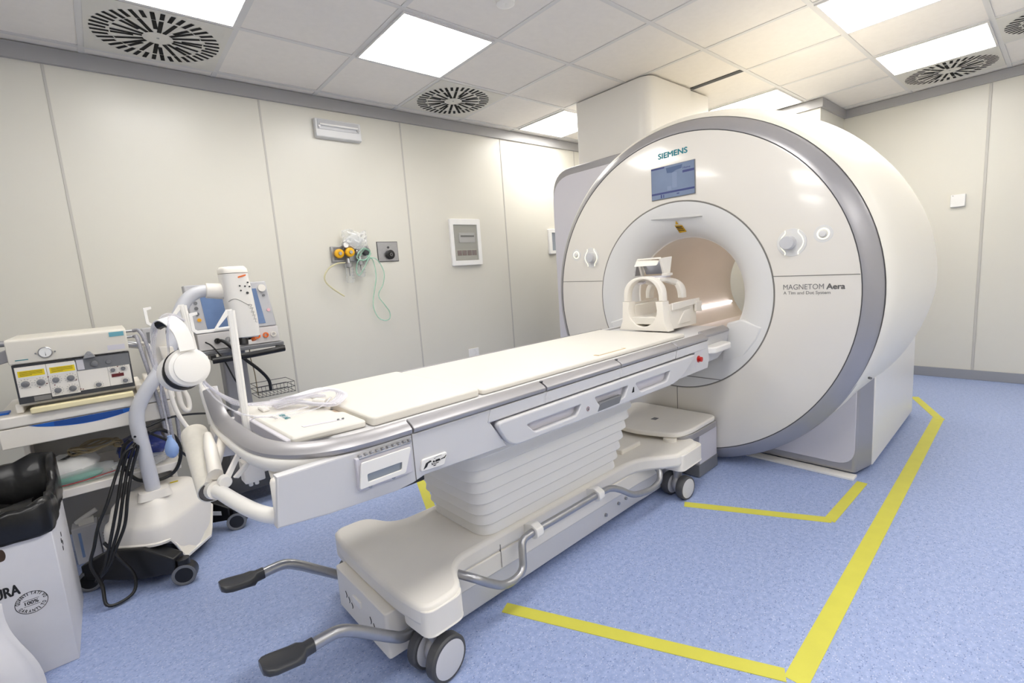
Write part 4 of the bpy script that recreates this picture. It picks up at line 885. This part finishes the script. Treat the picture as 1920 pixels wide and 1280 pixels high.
# ------------------------------------------------------------------ cart with the ventilator
ct_ = thing('equipment_cart', 'white equipment cart with a blue drawer grip under the ventilator', 'cart', (-.09, 2.85, 0))
C = dict(parent=ct_, world=True)
obj('top_tray', G().prism([(x, y, .752) for x, y in rounded([(-.375, 2.6), (.19, 2.6), (.19, 3.12), (-.375, 3.12)], .03)], (0, 0, .043)), M_CREAM, bevel=.006, seg=3, **C)
obj('tray_edge', G().box(.10, .18, 2.64, 3.1, .795, .83), M_CREAM, bevel=.008, **C)
dr = obj('drawer', G().box(-.37, .185, 2.603, 3.1, .672, .749), M_CREAM, bevel=.004, **C)
gr = [(-.285 + .355 * k / 16, .7485 - .030 * math.sin(PI * k / 16) ** .8) for k in range(17)]
dg = obj('drawer_grip', G().prism([(x, 2.6015, z) for x, z in gr], (0, .004, 0)), M_BLUE, dr, world=True); dg['label'] = 'blue curved drawer grip'
obj('grip_inset', G().prism([(x, 2.6005, z) for x, z in [(-.215 + .215 * k / 12, .7485 - .029 * math.sin(PI * (.2 + .6 * k / 12)) ** .8 + .002) for k in range(13)] + [(-.0, .748), (-.215, .748)]], (0, .002, 0)), mat('deep_blue', (18, 72, 150), .5), dg, world=True)
obj('shelf', G().box(-.36, .165, 2.60, 3.1, .428, .463), M_CREAM, bevel=.004, **C)
obj('back_panel', G().box(-.36, .17, 3.09, 3.11, .10, .752), mat('cart_grey', (176, 175, 172), .5), **C)
obj('lower_panel', G().box(-.35, .16, 3.04, 3.09, .12, .42), mat('cart_dark_panel', (170, 169, 167), .5), bevel=.004, **C)
for x in (-.36, .145): obj('side_post', G().box(x, x + .022, 2.98, 3.09, .08, .755), M_CREAM, bevel=.003, **C)
for x, y in ((-.33, 2.72), (-.33, 3.05), (.135, 3.06)):
    obj('cart_caster', G().cyl((x - .012, y, .045), (x + .012, y, .045), .045, seg=24).box(x - .018, x + .018, y - .015, y + .015, .06, .102), M_BLACK, **C)
obj('side_hook', G().box(-.378, -.34, 2.68, 2.74, .795, .803), M_BLUE, bevel=.002, **C)
vn = thing('ventilator', 'beige ventilator with dials and yellow labels standing on the cart', 'ventilator', (-.12, 2.78, .795))
V = dict(parent=vn, world=True); YV = 2.605
obj('upper_case', G().prism([(-.302, y, z) for y, z in rounded([(2.598, .992), (2.598, 1.087), (2.96, 1.089), (2.96, .992)], [.006, .012, .004, .004])], (.36, 0, 0)), mat('beige_case', (222, 217, 205), .45, var=.01), bevel=.003, **V)
obj('lower_case', G().box(-.298, .056, 2.63, 2.96, .825, .992), M_CREAM, bevel=.002, **V)
obj('panel_frame', G().box(-.298, .056, 2.612, 2.631, .836, .988), M_DGREY, **V)
for x0_, x1_, z0_, z1_ in ((-.292, -.205, .862, .979), (-.204, -.119, .847, .979), (-.118, -.024, .853, .934), (-.0235, .05, .853, .934)):
    obj('control_panel', G().box(x0_, x1_, YV + .003, YV + .008, z0_, z1_), M_CREAM, bevel=.001, **V)
obj('dark_panel', G().box(-.117, .053, YV + .002, YV + .008, .9345, .983), M_GREYPL, **V)
obj('meter_block', G().box(-.115, -.093, YV, YV + .006, .938, .979), M_LILAC, bevel=.001, **V)
obj('card_slot', G().box(-.255, -.206, YV + .003, YV + .008, .84, .859), M_INK, **V)
for x, z, r in ((-.27, .912, .0125), (-.227, .911, .0125), (-.184, .912, .011), (-.14, .911, .012), (-.184, .869, .011), (-.14, .868, .012), (-.06, .957, .0125), (-.016, .956, .009), (-.007, .919, .0085), (.027, .92, .0085), (-.06, .867, .0095), (.027, .867, .009)):
    k = obj('knob', G().lathe([(YV + .004, r), (YV - .007, r * .92), (YV - .008, r * .8), (YV - .008, .0005)], (x, 0, z), 'y', 20), M_GREYPL, **V)
    g = G()
    for q in range(11):
        t = math.radians(-50 + q * 28); g.prism([(x + math.cos(t) * r * 1.3 - math.sin(t) * .0005, YV + .0015, z + math.sin(t) * r * 1.3 + math.cos(t) * .0005), (x + math.cos(t) * r * 1.65 - math.sin(t) * .0005, YV + .0015, z + math.sin(t) * r * 1.65 + math.cos(t) * .0005), (x + math.cos(t) * r * 1.65 + math.sin(t) * .0005, YV + .0015, z + math.sin(t) * r * 1.65 - math.cos(t) * .0005), (x + math.cos(t) * r * 1.3 + math.sin(t) * .0005, YV + .0015, z + math.sin(t) * r * 1.3 - math.cos(t) * .0005)], (0, .0008, 0))
    obj('scale_marks', g, M_INK, k, world=True)
for x0_, x1_ in ((-.285, -.2105), (-.196, -.122)):
    w_ = obj('label_window', G().box(x0_ - .004, x1_ + .004, YV + .0005, YV + .004, .934, .972), M_PAPER, **V)
    yl = obj('yellow_notice', G().box(x0_, x1_, YV - .0005, YV + .001, .940, .9635), M_YELLOW, w_, world=True)
    g = G()
    for q in range(4): g.box(x0_ + .005, x1_ - .006 - .03 * (q == 3), YV - .001, YV - .0004, .9445 + (3 - q) * .0046, .946 + (3 - q) * .0046)
    obj('notice_text', g, mat('notice_ink', (90, 84, 20), .7), w_, world=True)
rd = obj('red_display', G().box(-.0145, .0255, YV + .0005, YV + .004, .8885, .902), M_DRED, **V)
ga = obj('pressure_gauge', G().lathe([(2.6, .0215), (2.592, .0215), (2.590, .0195), (2.592, .018), (2.592, .0005)], (-.1965, 0, 1.0265), 'y', 28), M_STEEL, **V)
obj('gauge_face', G().lathe([(2.5918, .0178), (2.5916, .0003)], (-.1965, 0, 1.0265), 'y', 24), M_PAPER, ga, world=True)
obj('needle', G().prism([(-.1975, 2.591, 1.014), (-.1955, 2.591, 1.014), (-.1965, 2.591, 1.031)], (0, .0004, 0)), M_BINK, ga, world=True)
g = G()
for x in (-.224, -.169): g.cyl((x, 2.594, 1.026), (x, 2.6, 1.026), .003, seg=10)
obj('gauge_pins', g, M_GREYPL, **V)
obj('maker_plate', G().box(.0015, .0495, 2.5965, 2.5985, 1.0595, 1.078), mat('teal_plate', (110, 172, 186), .5), **V)
obj('type_plate', G().box(-.0105, .046, 2.5965, 2.5985, 1.0035, 1.0245), M_LILAC, **V)
obj('teal_mark', G().box(-.283, -.247, 2.5965, 2.5985, 1.0055, 1.0085), M_TEAL, **V)
obj('lock_knob', G().prism([(x, 2.582, z) for x, z in rounded([(-.092, .984), (-.052, .986), (-.06, 1.0), (-.066, 1.008), (-.078, 1.008), (-.084, 1.0)], .004)], (0, .02, 0)).cyl((-.071, 2.575, 1.004), (-.071, 2.59, 1.004), .008, seg=16), M_STEEL, bevel=.001, **V)
g = G()
for q in range(9):
    rx = (-.233, -.211, -.204, -.125, -.19, -.117, .01, .012, -.11)[q]; rz2 = (.892, .903, .928, .90, .892, .86, .931, .905, .858)[q]; g.cyl((rx, YV + .001, rz2), (rx, YV + .004, rz2), .0022, seg=8)
obj('indicator_leds', g, mat('led_dark_red', (110, 40, 30), .4), **V)
for x in (-.315, .058): obj('case_foot', G().box(x, x + .022, 2.64, 2.94, .797, .835), M_CREAM, bevel=.005, **V)
obj('front_ledge', G().prism([(-.27, 2.575, .797), (.045, 2.575, .797), (.045, 2.61, .797), (-.27, 2.61, .797)], (0, 0, .022)), mat('yellowed_cream', (240, 228, 184), .5), bevel=.004, **V)
obj('hose_ports', G().cyl((.05, 2.7, 1.07), (.085, 2.7, 1.07), .006, seg=12).cyl((.05, 2.7, 1.045), (.085, 2.7, 1.045), .006, seg=12).cyl((.05, 2.72, 1.015), (.10, 2.72, 1.0), .016, seg=16), M_STEEL, **V)
obj('left_bracket', G().cyl((-.36, 2.72, 1.07), (-.30, 2.72, 1.07), .012, seg=14).prism([(-.36, 2.70, .985), (-.30, 2.70, 1.0), (-.30, 2.70, 1.05), (-.36, 2.70, 1.03)], (0, .04, 0)), M_METAL, bevel=.003, **V)
# hoses hanging off the ventilator
def hose(pts, r, m, lab, nm, cat, grp=None):
    return tag(obj(nm, G().tube(pts, r, 10, 6), m), lab, cat, grp)
HG = 'breathing hoses hanging beside the ventilator'
hose([(.086, 2.7, 1.07), (.105, 2.68, 1.068), (.12, 2.64, 1.02), (.13, 2.61, .93), (.145, 2.59, .80), (.15, 2.58, .68), (.152, 2.575, .57), (.165, 2.585, .53), (.178, 2.61, .58), (.182, 2.62, .70)], .0075, M_HOSE, 'grey striped hose at the ventilator, the one that bends lowest', 'breathing_hose', 'hose', HG)
hose([(.086, 2.69, 1.045), (.094, 2.66, 1.04), (.10, 2.62, .97), (.112, 2.60, .87), (.125, 2.585, .75), (.13, 2.58, .64), (.135, 2.58, .565)], .0075, M_HOSE, 'grey striped hose hanging straight down beside the ventilator', 'breathing_hose', 'hose', HG)
hose([(.10, 2.74, 1.0), (.125, 2.72, 1.0), (.155, 2.70, .93), (.195, 2.68, .84), (.235, 2.66, .75), (.238, 2.65, .69), (.222, 2.64, .68), (.207, 2.64, .72), (.205, 2.64, .80)], .0105, M_CREAM, 'cream corrugated hose looped behind the grey hoses', 'breathing_hose', 'hose', HG)
hose([(.165, 2.52, .93), (.165, 2.5, .82), (.175, 2.5, .72), (.20, 2.5, .64), (.218, 2.5, .615)], .009, M_CREAM, 'cream hose end pointing down between the cart and the table', 'breathing_hose', 'hose', HG)
# squeeze bulb
sb = thing('squeeze_bulb', 'pale blue rubber squeeze bulb hanging on a thin clear tube', 'squeeze bulb', (.125, 2.35, .555))
obj('bulb', G().lathe([(.553, .002), (.556, .010), (.57, .0205), (.588, .0245), (.606, .022), (.628, .013), (.638, .0085), (.648, .0085), (.648, .001)], (.128, 2.35, 0), 'z', 24), M_PBLUE, sb, world=True)
obj('bulb_tube', G().tube([(.128, 2.35, .646), (.127, 2.34, .72), (.12, 2.25, .84), (.118, 1.95, .95), (.12, 1.65, 1.04), (.118, 1.55, 1.10), (.125, 1.50, 1.155)], .003, 8, 6), M_CLEAR, sb, world=True)
# bags and cable on the shelf
rb = random.Random(5)
def pillow(c, rx, ry, rz, seed, seg=18):
    rnd = random.Random(seed); g = G(); rs = []
    for k in range(10):
        a_ = PI * (k + .03) / 9.06; ring = []
        for i in range(seg):
            t = 2 * PI * i / seg; j = 1 + rnd.uniform(-.09, .09)
            q = abs(math.cos(t)) ** 4 + abs(math.sin(t)) ** 4; q = q ** -.25
            ring.append(Vector((c[0] + rx * math.sin(a_) ** .6 * math.cos(t) * q * j, c[1] + ry * math.sin(a_) ** .6 * math.sin(t) * q * j, c[2] - rz * math.cos(a_) * j)))
        rs.append(ring)
    return g.rings(rs)
b_ = tag(obj('packet', pillow((-.23, 2.80, .508), .115, .12, .043, 1), M_PAPER, smooth=180), 'white paper packet with black lettering on the cart shelf', 'packet')
g = G()
for k, s_ in enumerate(('MA', 'WANW')):
    tx = text('packet_lettering', s_, .05 if k == 0 else .085, .026, M_BINK, None, (-.285 + .07 * k, 2.69 + .04 * k, .556), Matrix.Rotation(math.radians(62), 4, 'Z'), .08, False)
    tx.parent = b_; tx.matrix_parent_inverse = Matrix.Translation(b_.location).inverted()
b3 = thing('zip_bag', 'clear zip bag with a red closing line lying at the front of the shelf', 'plastic bag', (-.16, 2.68, .4635))
o = obj('film', pillow((-.165, 2.69, .488), .115, .075, .024, 2), M_BAGCL, b3, world=True, smooth=180)
obj('zip_line', G().tube([(-.275, 2.612, .478), (-.17, 2.60, .482), (-.055, 2.625, .487)], .0016, 6, 4), M_RED, b3, world=True)
obj('contents', pillow((-.19, 2.70, .482), .085, .055, .016, 7), M_GREEN, b3, world=True, smooth=180)
tag(obj('blue_bag', pillow((.045, 2.84, .515), .092, .125, .05, 3), M_BAGBL, smooth=180), 'blue plastic bag on the right of the cart shelf', 'plastic bag')
tag(obj('clear_bag', pillow((.03, 2.66, .487), .105, .05, .023, 4), M_BAGCL, smooth=180), 'clear white bag at the front right of the cart shelf', 'plastic bag')
pts = []
for k in range(34):
    t = k * .74; e = 1 + .12 * math.sin(k * 1.7); pts.append((-.115 + .085 * e * math.cos(t), 2.80 + .07 * e * math.sin(t), .566 + .010 * math.sin(k * 2.1) + .0004 * k))
cb = tag(obj('tan_cable_coil', G().tube(pts + [(-.05, 2.74, .565), (-.03, 2.72, .562)], .0042, 7, 4), M_TAN), 'coiled tan cable lying on the bags on the cart shelf', 'cable')

# ------------------------------------------------------------------ injector stand
ij = thing('contrast_injector', 'cream injector head on a bent column with a heavy black legged base', 'injector', (.06, 2.64, 0))
J = dict(parent=ij, world=True)
def ringp(pts, z): return [(x, y, z) for x, y in pts]
def sq(x0, x1, y0, y1, r): return rounded([(x0, y0), (x1, y0), (x1, y1), (x0, y1)], r, 6)
BC = (.06, 2.645)
def base_ring(k, z, low=None):
    out = []
    for i in range(72):
        t = 2 * PI * i / 72; c_, s_ = math.cos(t), math.sin(t); q = (abs(c_) ** 4.5 + abs(s_) ** 4.5) ** (-1 / 4.5)
        a_, b_ = .15 * q * c_ * k, .185 * q * s_ * k
        zz = z if low is None else low + (z - low) * min(1, max(0, (abs(b_) - .10) / .045)) ** .7
        out.append((BC[0] + .762 * a_ + .647 * b_, BC[1] - .647 * a_ + .762 * b_, zz))
    return out
g = G().rings([base_ring(1.03, .172, .055), base_ring(1.035, .182, .066), base_ring(1.0, .186, .07), base_ring(.99, .235), base_ring(.95, .262), base_ring(.88, .272), base_ring(.80, .325), base_ring(.68, .352), base_ring(.5, .362)])
obj('base_cover', g, M_CREAM, smooth=50, **J)
obj('under_plate', G().rings([base_ring(.9, .035), base_ring(.9, .16)]), M_BLACK, **J)
obj('column_collar', G().rings([ringp(sq(-.012, .114, 2.505, 2.605, .03), .350), ringp(sq(-.002, .104, 2.515, 2.595, .03), .382)]), M_CREAM, **J)
obj('rating_label', G().prism([(.115, 2.64, .3625), (.145, 2.64, .3625), (.145, 2.625, .3625), (.115, 2.625, .3625)], (0, 0, .0015)), M_YELLOW, **J)
for P0, P1 in ((Vector((-.205, 2.635, 0)), Vector((.088, 2.385, 0))), (Vector((.058, 2.985, 0)), Vector((.352, 2.737, 0)))):
    d_ = (P1 - P0); sd = Vector((-d_.y, d_.x, 0)).normalized() * .03
    prof_ = [(0, .06), (.12, .055), (.36, .045), (.64, .045), (.88, .055), (1, .06), (1, .125), (.94, .135), (.68, .178), (.32, .178), (.06, .135), (0, .125)]
    lg_ = obj('leg', G().prism([P0 + d_ * t - sd + Vector((0, 0, z)) for t, z in prof_], sd * 2), M_BLACK, bevel=.005, **J)
    for cc0 in (P0, P1):
        cc = Vector((cc0.x, cc0.y, .045)); wd = Vector((-.30, -.954, 0))
        if cc0 is P1: cc += Vector((.012, -.012, 0))
        obj('caster', G().cyl(cc - wd * .024, cc + wd * .024, .045, seg=28).cyl(cc + Vector((0, 0, .02)), Vector((cc.x, cc.y, .11)), .024, seg=16), M_BLACK, lg_, world=True)
        obj('wheel_ring', G().rings([[cc + wd * h + (wd.orthogonal().normalized() * math.cos(2 * PI * i / 32) + wd.cross(wd.orthogonal()).normalized() * math.sin(2 * PI * i / 32)) * r for i in range(32)] for h, r in ((.0235, .045), (.0255, .043), (.0255, .034), (.0235, .032))], cap=False), M_GREYPL, lg_, world=True)
obj('brake_tab', G().prism([(.395, 2.715, .05), (.435, 2.705, .062), (.43, 2.705, .048), (.395, 2.715, .036)], (.01, .012, 0)), M_BLACK, lg_, world=True, bevel=.002)
sd_ = Vector((-.0306, -.0362, 0)) * .66; q0, q1 = P0 + d_ * .70, P0 + d_ * .90
obj('sticker', G().prism([q0 + sd_ * 1.02 + Vector((0, 0, .095)), q1 + sd_ * 1.02 + Vector((0, 0, .09)), q1 + sd_ * 1.02 + Vector((0, 0, .112)), q0 + sd_ * 1.02 + Vector((0, 0, .118))], sd_ * .02), M_PAPER, lg_, world=True)
col = obj('column', G().tube([(.051, 2.555, .365), (.045, 2.555, .506), (.0395, 2.555, .622), (.0385, 2.555, .689), (.05, 2.555, .747), (.082, 2.555, .805), (.121, 2.558, .858), (.165, 2.57, .917), (.20, 2.585, .985), (.226, 2.60, 1.054), (.252, 2.61, 1.122), (.287, 2.62, 1.181), (.332, 2.625, 1.215), (.386, 2.63, 1.225)], .0275, 20, 6), mat('column_grey', (206, 207, 212), .35), smooth=60, **J)
obj('column_hole', G().cyl((.022, 2.532, .633), (.024, 2.54, .633), .005, seg=10), M_BLACK, col, world=True)
obj('head_joint', G().cyl((.373, 2.63, 1.224), (.465, 2.63, 1.213), .035, .039, seg=24), M_CREAM, bevel=.004, **J)
# injector head, a leaning body with two rounded corners
def hsec(cx_, cy_, z, sx, sy): return [Vector((cx_ + x, cy_ + y, z)) for x, y in rounded([(-sx, -sy), (sx, -sy), (sx, sy), (-sx, sy)], min(sx, sy) * .75, 6)]
g = G().rings([hsec(.515, 2.62, .985, .040, .05), hsec(.513, 2.62, .992, .054, .066), hsec(.507, 2.62, 1.08, .060, .072), hsec(.500, 2.62, 1.20, .060, .072), hsec(.494, 2.62, 1.295, .058, .07)])
hdj = obj('injector_head', g, M_WHITE, smooth=60, **J)
obj('head_cap', G().rings([hsec(.494, 2.62, 1.297, .059, .071), hsec(.493, 2.62, 1.315, .058, .07), hsec(.492, 2.62, 1.328, .048, .06)]), M_CREAM, hdj, world=True, smooth=60)
obj('cap_wells', G().cyl((.462, 2.60, 1.3275), (.462, 2.60, 1.3295), .014, seg=16).cyl((.512, 2.64, 1.3275), (.512, 2.64, 1.3295), .014, seg=16), M_INK, hdj, world=True)
obj('syringe_port', G().cyl((.488, 2.58, .955), (.492, 2.59, .99), .021, seg=18).cyl((.533, 2.63, .972), (.53, 2.63, .995), .016, seg=18), M_BLACK, hdj, world=True)
obj('port_tip', G().cyl((.54, 2.60, .966), (.538, 2.605, .978), .011, seg=14), M_ORANGE, hdj, world=True)
fyh = 2.5455
g = G()
for x, z, r in ((.502, 1.235, .0038), (.524, 1.232, .0038), (.538, 1.249, .0038), (.504, 1.213, .0038), (.543, 1.229, .0038), (.530, 1.200, .006)): g.cyl((x, fyh, z), (x, fyh + .006, z), r, seg=12)
obj('head_buttons', g, M_DGREY, hdj, world=True)
obj('orange_mark', G().prism([(.50, fyh + .001, 1.272), (.534, fyh + .001, 1.281), (.534, fyh + .001, 1.288), (.50, fyh + .001, 1.279)], (0, .003, 0)), M_ORANGE, hdj, world=True)
obj('head_line', G().tube([(.447, 2.555, 1.165), (.465, fyh + .003, 1.175), (.485, fyh + .0015, 1.172), (.51, fyh + .001, 1.155), (.53, fyh + .001, 1.14)], .0012, 6, 5), M_INK, hdj, world=True)
g = G()
for k in range(5): g.tube([(.527 + .003 * k, fyh, 1.145 - .018 * k), (.541 + .002 * k, fyh, 1.142 - .018 * k), (.534 + .003 * k, fyh, 1.132 - .018 * k), (.546 + .002 * k, fyh, 1.128 - .018 * k)], .001, 5, 3)
obj('head_lettering', g, M_INK, hdj, world=True)
# cables of the injector
CG = 'black cables bundled on the injector column'
hose([(.02, 2.52, .595), (-.02, 2.51, .58), (-.06, 2.50, .50), (-.10, 2.46, .41), (-.14, 2.45, .33), (-.165, 2.45, .25), (-.185, 2.45, .18), (-.165, 2.44, .09), (-.16, 2.40, .02), (-.11, 2.40, .012), (-.07, 2.42, .03), (-.065, 2.44, .09), (-.10, 2.45, .17), (-.135, 2.46, .25)], .0062, M_BLACK, 'black cable from the column that loops out across the floor', 'cable', 'cable', CG)
for k, (dx, dz, nm) in enumerate(((0, 0, 'leftmost'), (.016, .004, 'middle'), (.032, .0, 'rightmost'))):
    hose([(.018 + dx * .2, 2.525 - .006 * k, .61 - .006 * k), (-.01 + dx, 2.515, .58), (-.04 + dx, 2.51, .50), (-.07 + dx, 2.475, .40), (-.10 + dx * 1.2, 2.46, .30), (-.125 + dx * .8, 2.455, .22), (-.15 + dx * .5, 2.45, .15), (-.18, 2.46 + .006 * k, .10)], .0062, M_BLACK, 'black cable in the bundle left of the injector column, %s of three' % nm, 'cable', 'cable', CG)
hose([(.07, 2.545, .635), (.115, 2.57, .63), (.158, 2.58, .585), (.172, 2.585, .51), (.142, 2.588, .43), (.08, 2.588, .405), (.005, 2.588, .43), (-.032, 2.585, .505), (-.022, 2.57, .585), (.008, 2.535, .625)], .0075, M_BLACK, 'big black cable loop hanging round the injector column', 'cable', 'cable', CG)
hose([(.065, 2.55, .66), (.15, 2.575, .675), (.24, 2.68, .65), (.33, 2.80, .61), (.40, 2.93, .57), (.466, 3.08, .55)], .005, M_BLACK, 'black cable running right from the column to the monitor trolley', 'cable', 'cable', CG)
hose([(.075, 2.55, .63), (.135, 2.57, .57), (.19, 2.60, .48), (.25, 2.75, .40), (.30, 2.85, .40), (.37, 2.95, .43), (.468, 3.10, .47)], .0055, M_BLACK, 'black cable sagging low towards the monitor trolley', 'cable', 'cable', CG)
# small cartons on the floor
cbx = thing('small_carton', 'small white carton with a handle on the floor behind the black cables', 'carton', (-.215, 2.97, 0))
obj('carton', G().box(-.262, -.172, 2.93, 3.02, 0, .175), M_CARD, cbx, world=True, bevel=.003)
obj('handle', G().tube([(-.245, 2.96, .19), (-.22, 2.96, .205), (-.165, 2.96, .232)], .011, 10, 3).box(-.235, -.18, 2.95, 2.97, .175, .205), M_WHITE, cbx, world=True, bevel=.002)
obj('carton_print', G().box(-.242, -.232, 2.9292, 2.93, .03, .15), M_PBLUE, cbx, world=True)
cb2 = thing('grey_carton', 'second small carton on the floor beside the injector base', 'carton', (-.13, 2.97, 0))
obj('carton', G().box(-.168, -.09, 2.92, 3.02, 0, .17), mat('carton_grey', (205, 205, 208), .7), cb2, world=True, bevel=.003)
g = G()
for k in range(5): g.box(-.158, -.105, 2.9192, 2.92, .06 + .015 * k, .065 + .015 * k)
obj('carton_print', g, M_INK, cb2, world=True)

# ------------------------------------------------------------------ monitor trolley
mt = thing('monitor_trolley', 'grey monitor trolley with a black handle bar behind the injector head', 'trolley', (.54, 3.1, 0))
T = dict(parent=mt, world=True)
obj('trolley_column', G().box(.462, .582, 3.06, 3.18, .30, .89), mat('column_dark', (150, 150, 154), .4), bevel=.01, **T)
obj('trolley_shelf', G().box(.36, .765, 2.95, 3.30, .886, .908), M_GREYPL, bevel=.004, **T)
obj('handle_bar', G().tube([(.39, 2.88, .862), (.57, 2.86, .868), (.745, 2.88, .874)], .0165, 14, 3).box(.72, .75, 2.88, 2.97, .872, .892).box(.385, .41, 2.88, 2.97, .865, .892), M_BLACK, bevel=.002, **T)
for s_ in (0, 1):
    pass
obj('trolley_base', G().rings([ringp(sq(.33, .75, 2.93, 3.32, .08), .10), ringp(sq(.33, .75, 2.93, 3.32, .08), .20), ringp(sq(.40, .66, 3.0, 3.25, .06), .32)]), M_DGREY, **T)
for x in (.36, .72):
    for y in (2.96, 3.29): obj('trolley_caster', G().cyl((x - .014, y, .05), (x + .014, y, .05), .05, seg=24).box(x - .016, x + .016, y - .015, y + .015, .05, .105), M_BLACK, **T)
g = G()
for z in (.60, .63, .66): g.tube([(.60, 2.98, z), (.80, 2.98, z), (.80, 3.16, z), (.60, 3.16, z), (.60, 2.98, z)], .0018, 6, 0)
for k in range(11): g.tube([(.60 + .02 * k, 2.98, .66), (.60 + .02 * k, 2.98, .60), (.60 + .02 * k, 3.16, .60)], .0012, 6, 0)
obj('wire_basket', g, M_WIRE, **T)
# storage bin on the trolley in front
mn = thing('patient_monitor', 'grey patient monitor with a blue screen standing on the trolley', 'monitor', (.55, 3.05, .909))
N = dict(parent=mn, world=True)
def MF(x, z, d=0): return (x, 2.985 - d + (z - 1.0) * .12, z)     # the face leans back a little
mc = mat('monitor_case', (186, 186, 189), .45)
g = G().hexa([MF(.352, .910), MF(.752, .910), (.752, 3.16, .910), (.352, 3.16, .910)], [MF(.352, 1.0), MF(.752, 1.0), (.752, 3.16, 1.0), (.352, 3.16, 1.0)])
obj('lower_case', g, mat('monitor_light', (206, 203, 202), .45), bevel=.004, **N)
g = G().hexa([MF(.345, 1.002), MF(.748, 1.002), (.748, 3.12, 1.002), (.345, 3.12, 1.002)], [MF(.332, 1.26), MF(.728, 1.26), (.728, 3.10, 1.26), (.332, 3.10, 1.26)])
obj('case', g, mc, bevel=.006, **N)
scn = obj('screen', G().hexa([MF(.405, 1.022, .002), MF(.692, 1.022, .002), MF(.692, 1.022, -.004), MF(.405, 1.022, -.004)], [MF(.395, 1.222, .002), MF(.672, 1.222, .002), MF(.672, 1.222, -.004), MF(.395, 1.222, -.004)]), M_MON, **N)
g = G()
def disc(x, z, r, h=.005): g.cyl(MF(x, z, h), MF(x, z, -.004), r, seg=18)
for z in (1.165, 1.137, 1.108): disc(.372, z, .009)
obj('keys', g, M_GREYPL, **N)
g = G(); disc(.376, 1.075, .0095); obj('alarm_key', g, mat('amber_key', (250, 178, 40), .4), **N)
g = G(); disc(.700, 1.222, .020, .018); obj('rotary_knob', g, M_CREAM, **N)
g = G(); disc(.706, 1.18, .007); obj('keys', g, M_GREYPL, **N)
g = G(); disc(.718, 1.095, .009); obj('status_light', g, mat('pink_led', (240, 190, 196), .4), **N)
for x, nm, m_ in ((.44, 'black_socket', M_BLACK), (.492, 'steel_socket', M_STEEL), (.637, 'orange_socket', M_ORANGE), (.68, 'orange_socket', M_ORANGE), (.721, 'white_socket', M_CREAM)):
    g = G(); g.lathe([(.0, .015), (.008, .015), (.008, .009), (.0, .008)], (0, 0, 0), 'z', 20); g.bm.transform(Matrix.Translation(MF(x, .955, .004)) @ Matrix.Rotation(PI / 2, 4, 'X')); obj(nm, g, m_, **N)
g = G().tube([MF(.385, .955, .004), MF(.41, .93, .03), (.45, 2.93, .85), (.485, 2.93, .74), (.53, 2.95, .64)], .004, 8, 6); tag(obj('green_plug_cable', g, M_BLACK), 'thin black cable dropping from the monitor socket', 'cable')
g = G().tube([MF(.44, .955, .004), MF(.47, .945, .03), (.54, 2.92, .85), (.61, 2.93, .77), (.655, 2.95, .70), (.665, 2.97, .635)], .009, 10, 6); tag(obj('thick_black_hose', g, M_BLACK), 'thick black hose from the monitor into the wire basket', 'hose')
tag(obj('wall_lead', G().tube([(.63, 3.19, .88), (.64, 3.25, .80), (.66, 3.30, .70), (.665, 3.32, .55)], .003, 8, 5), M_TAN), 'thin beige lead hanging behind the monitor trolley', 'cable')
# handheld module in front of the cart
md = thing('small_monitor', 'small grey monitor unit beside the ventilator with a dark screen', 'monitor', (.20, 3.04, .796))
obj('case', G().box(.128, .30, 3.0, 3.10, .796, 1.06), mc, md, world=True, bevel=.006)
obj('screen', G().box(.145, .285, 2.997, 3.001, .93, 1.04), M_GREYPL, md, world=True)
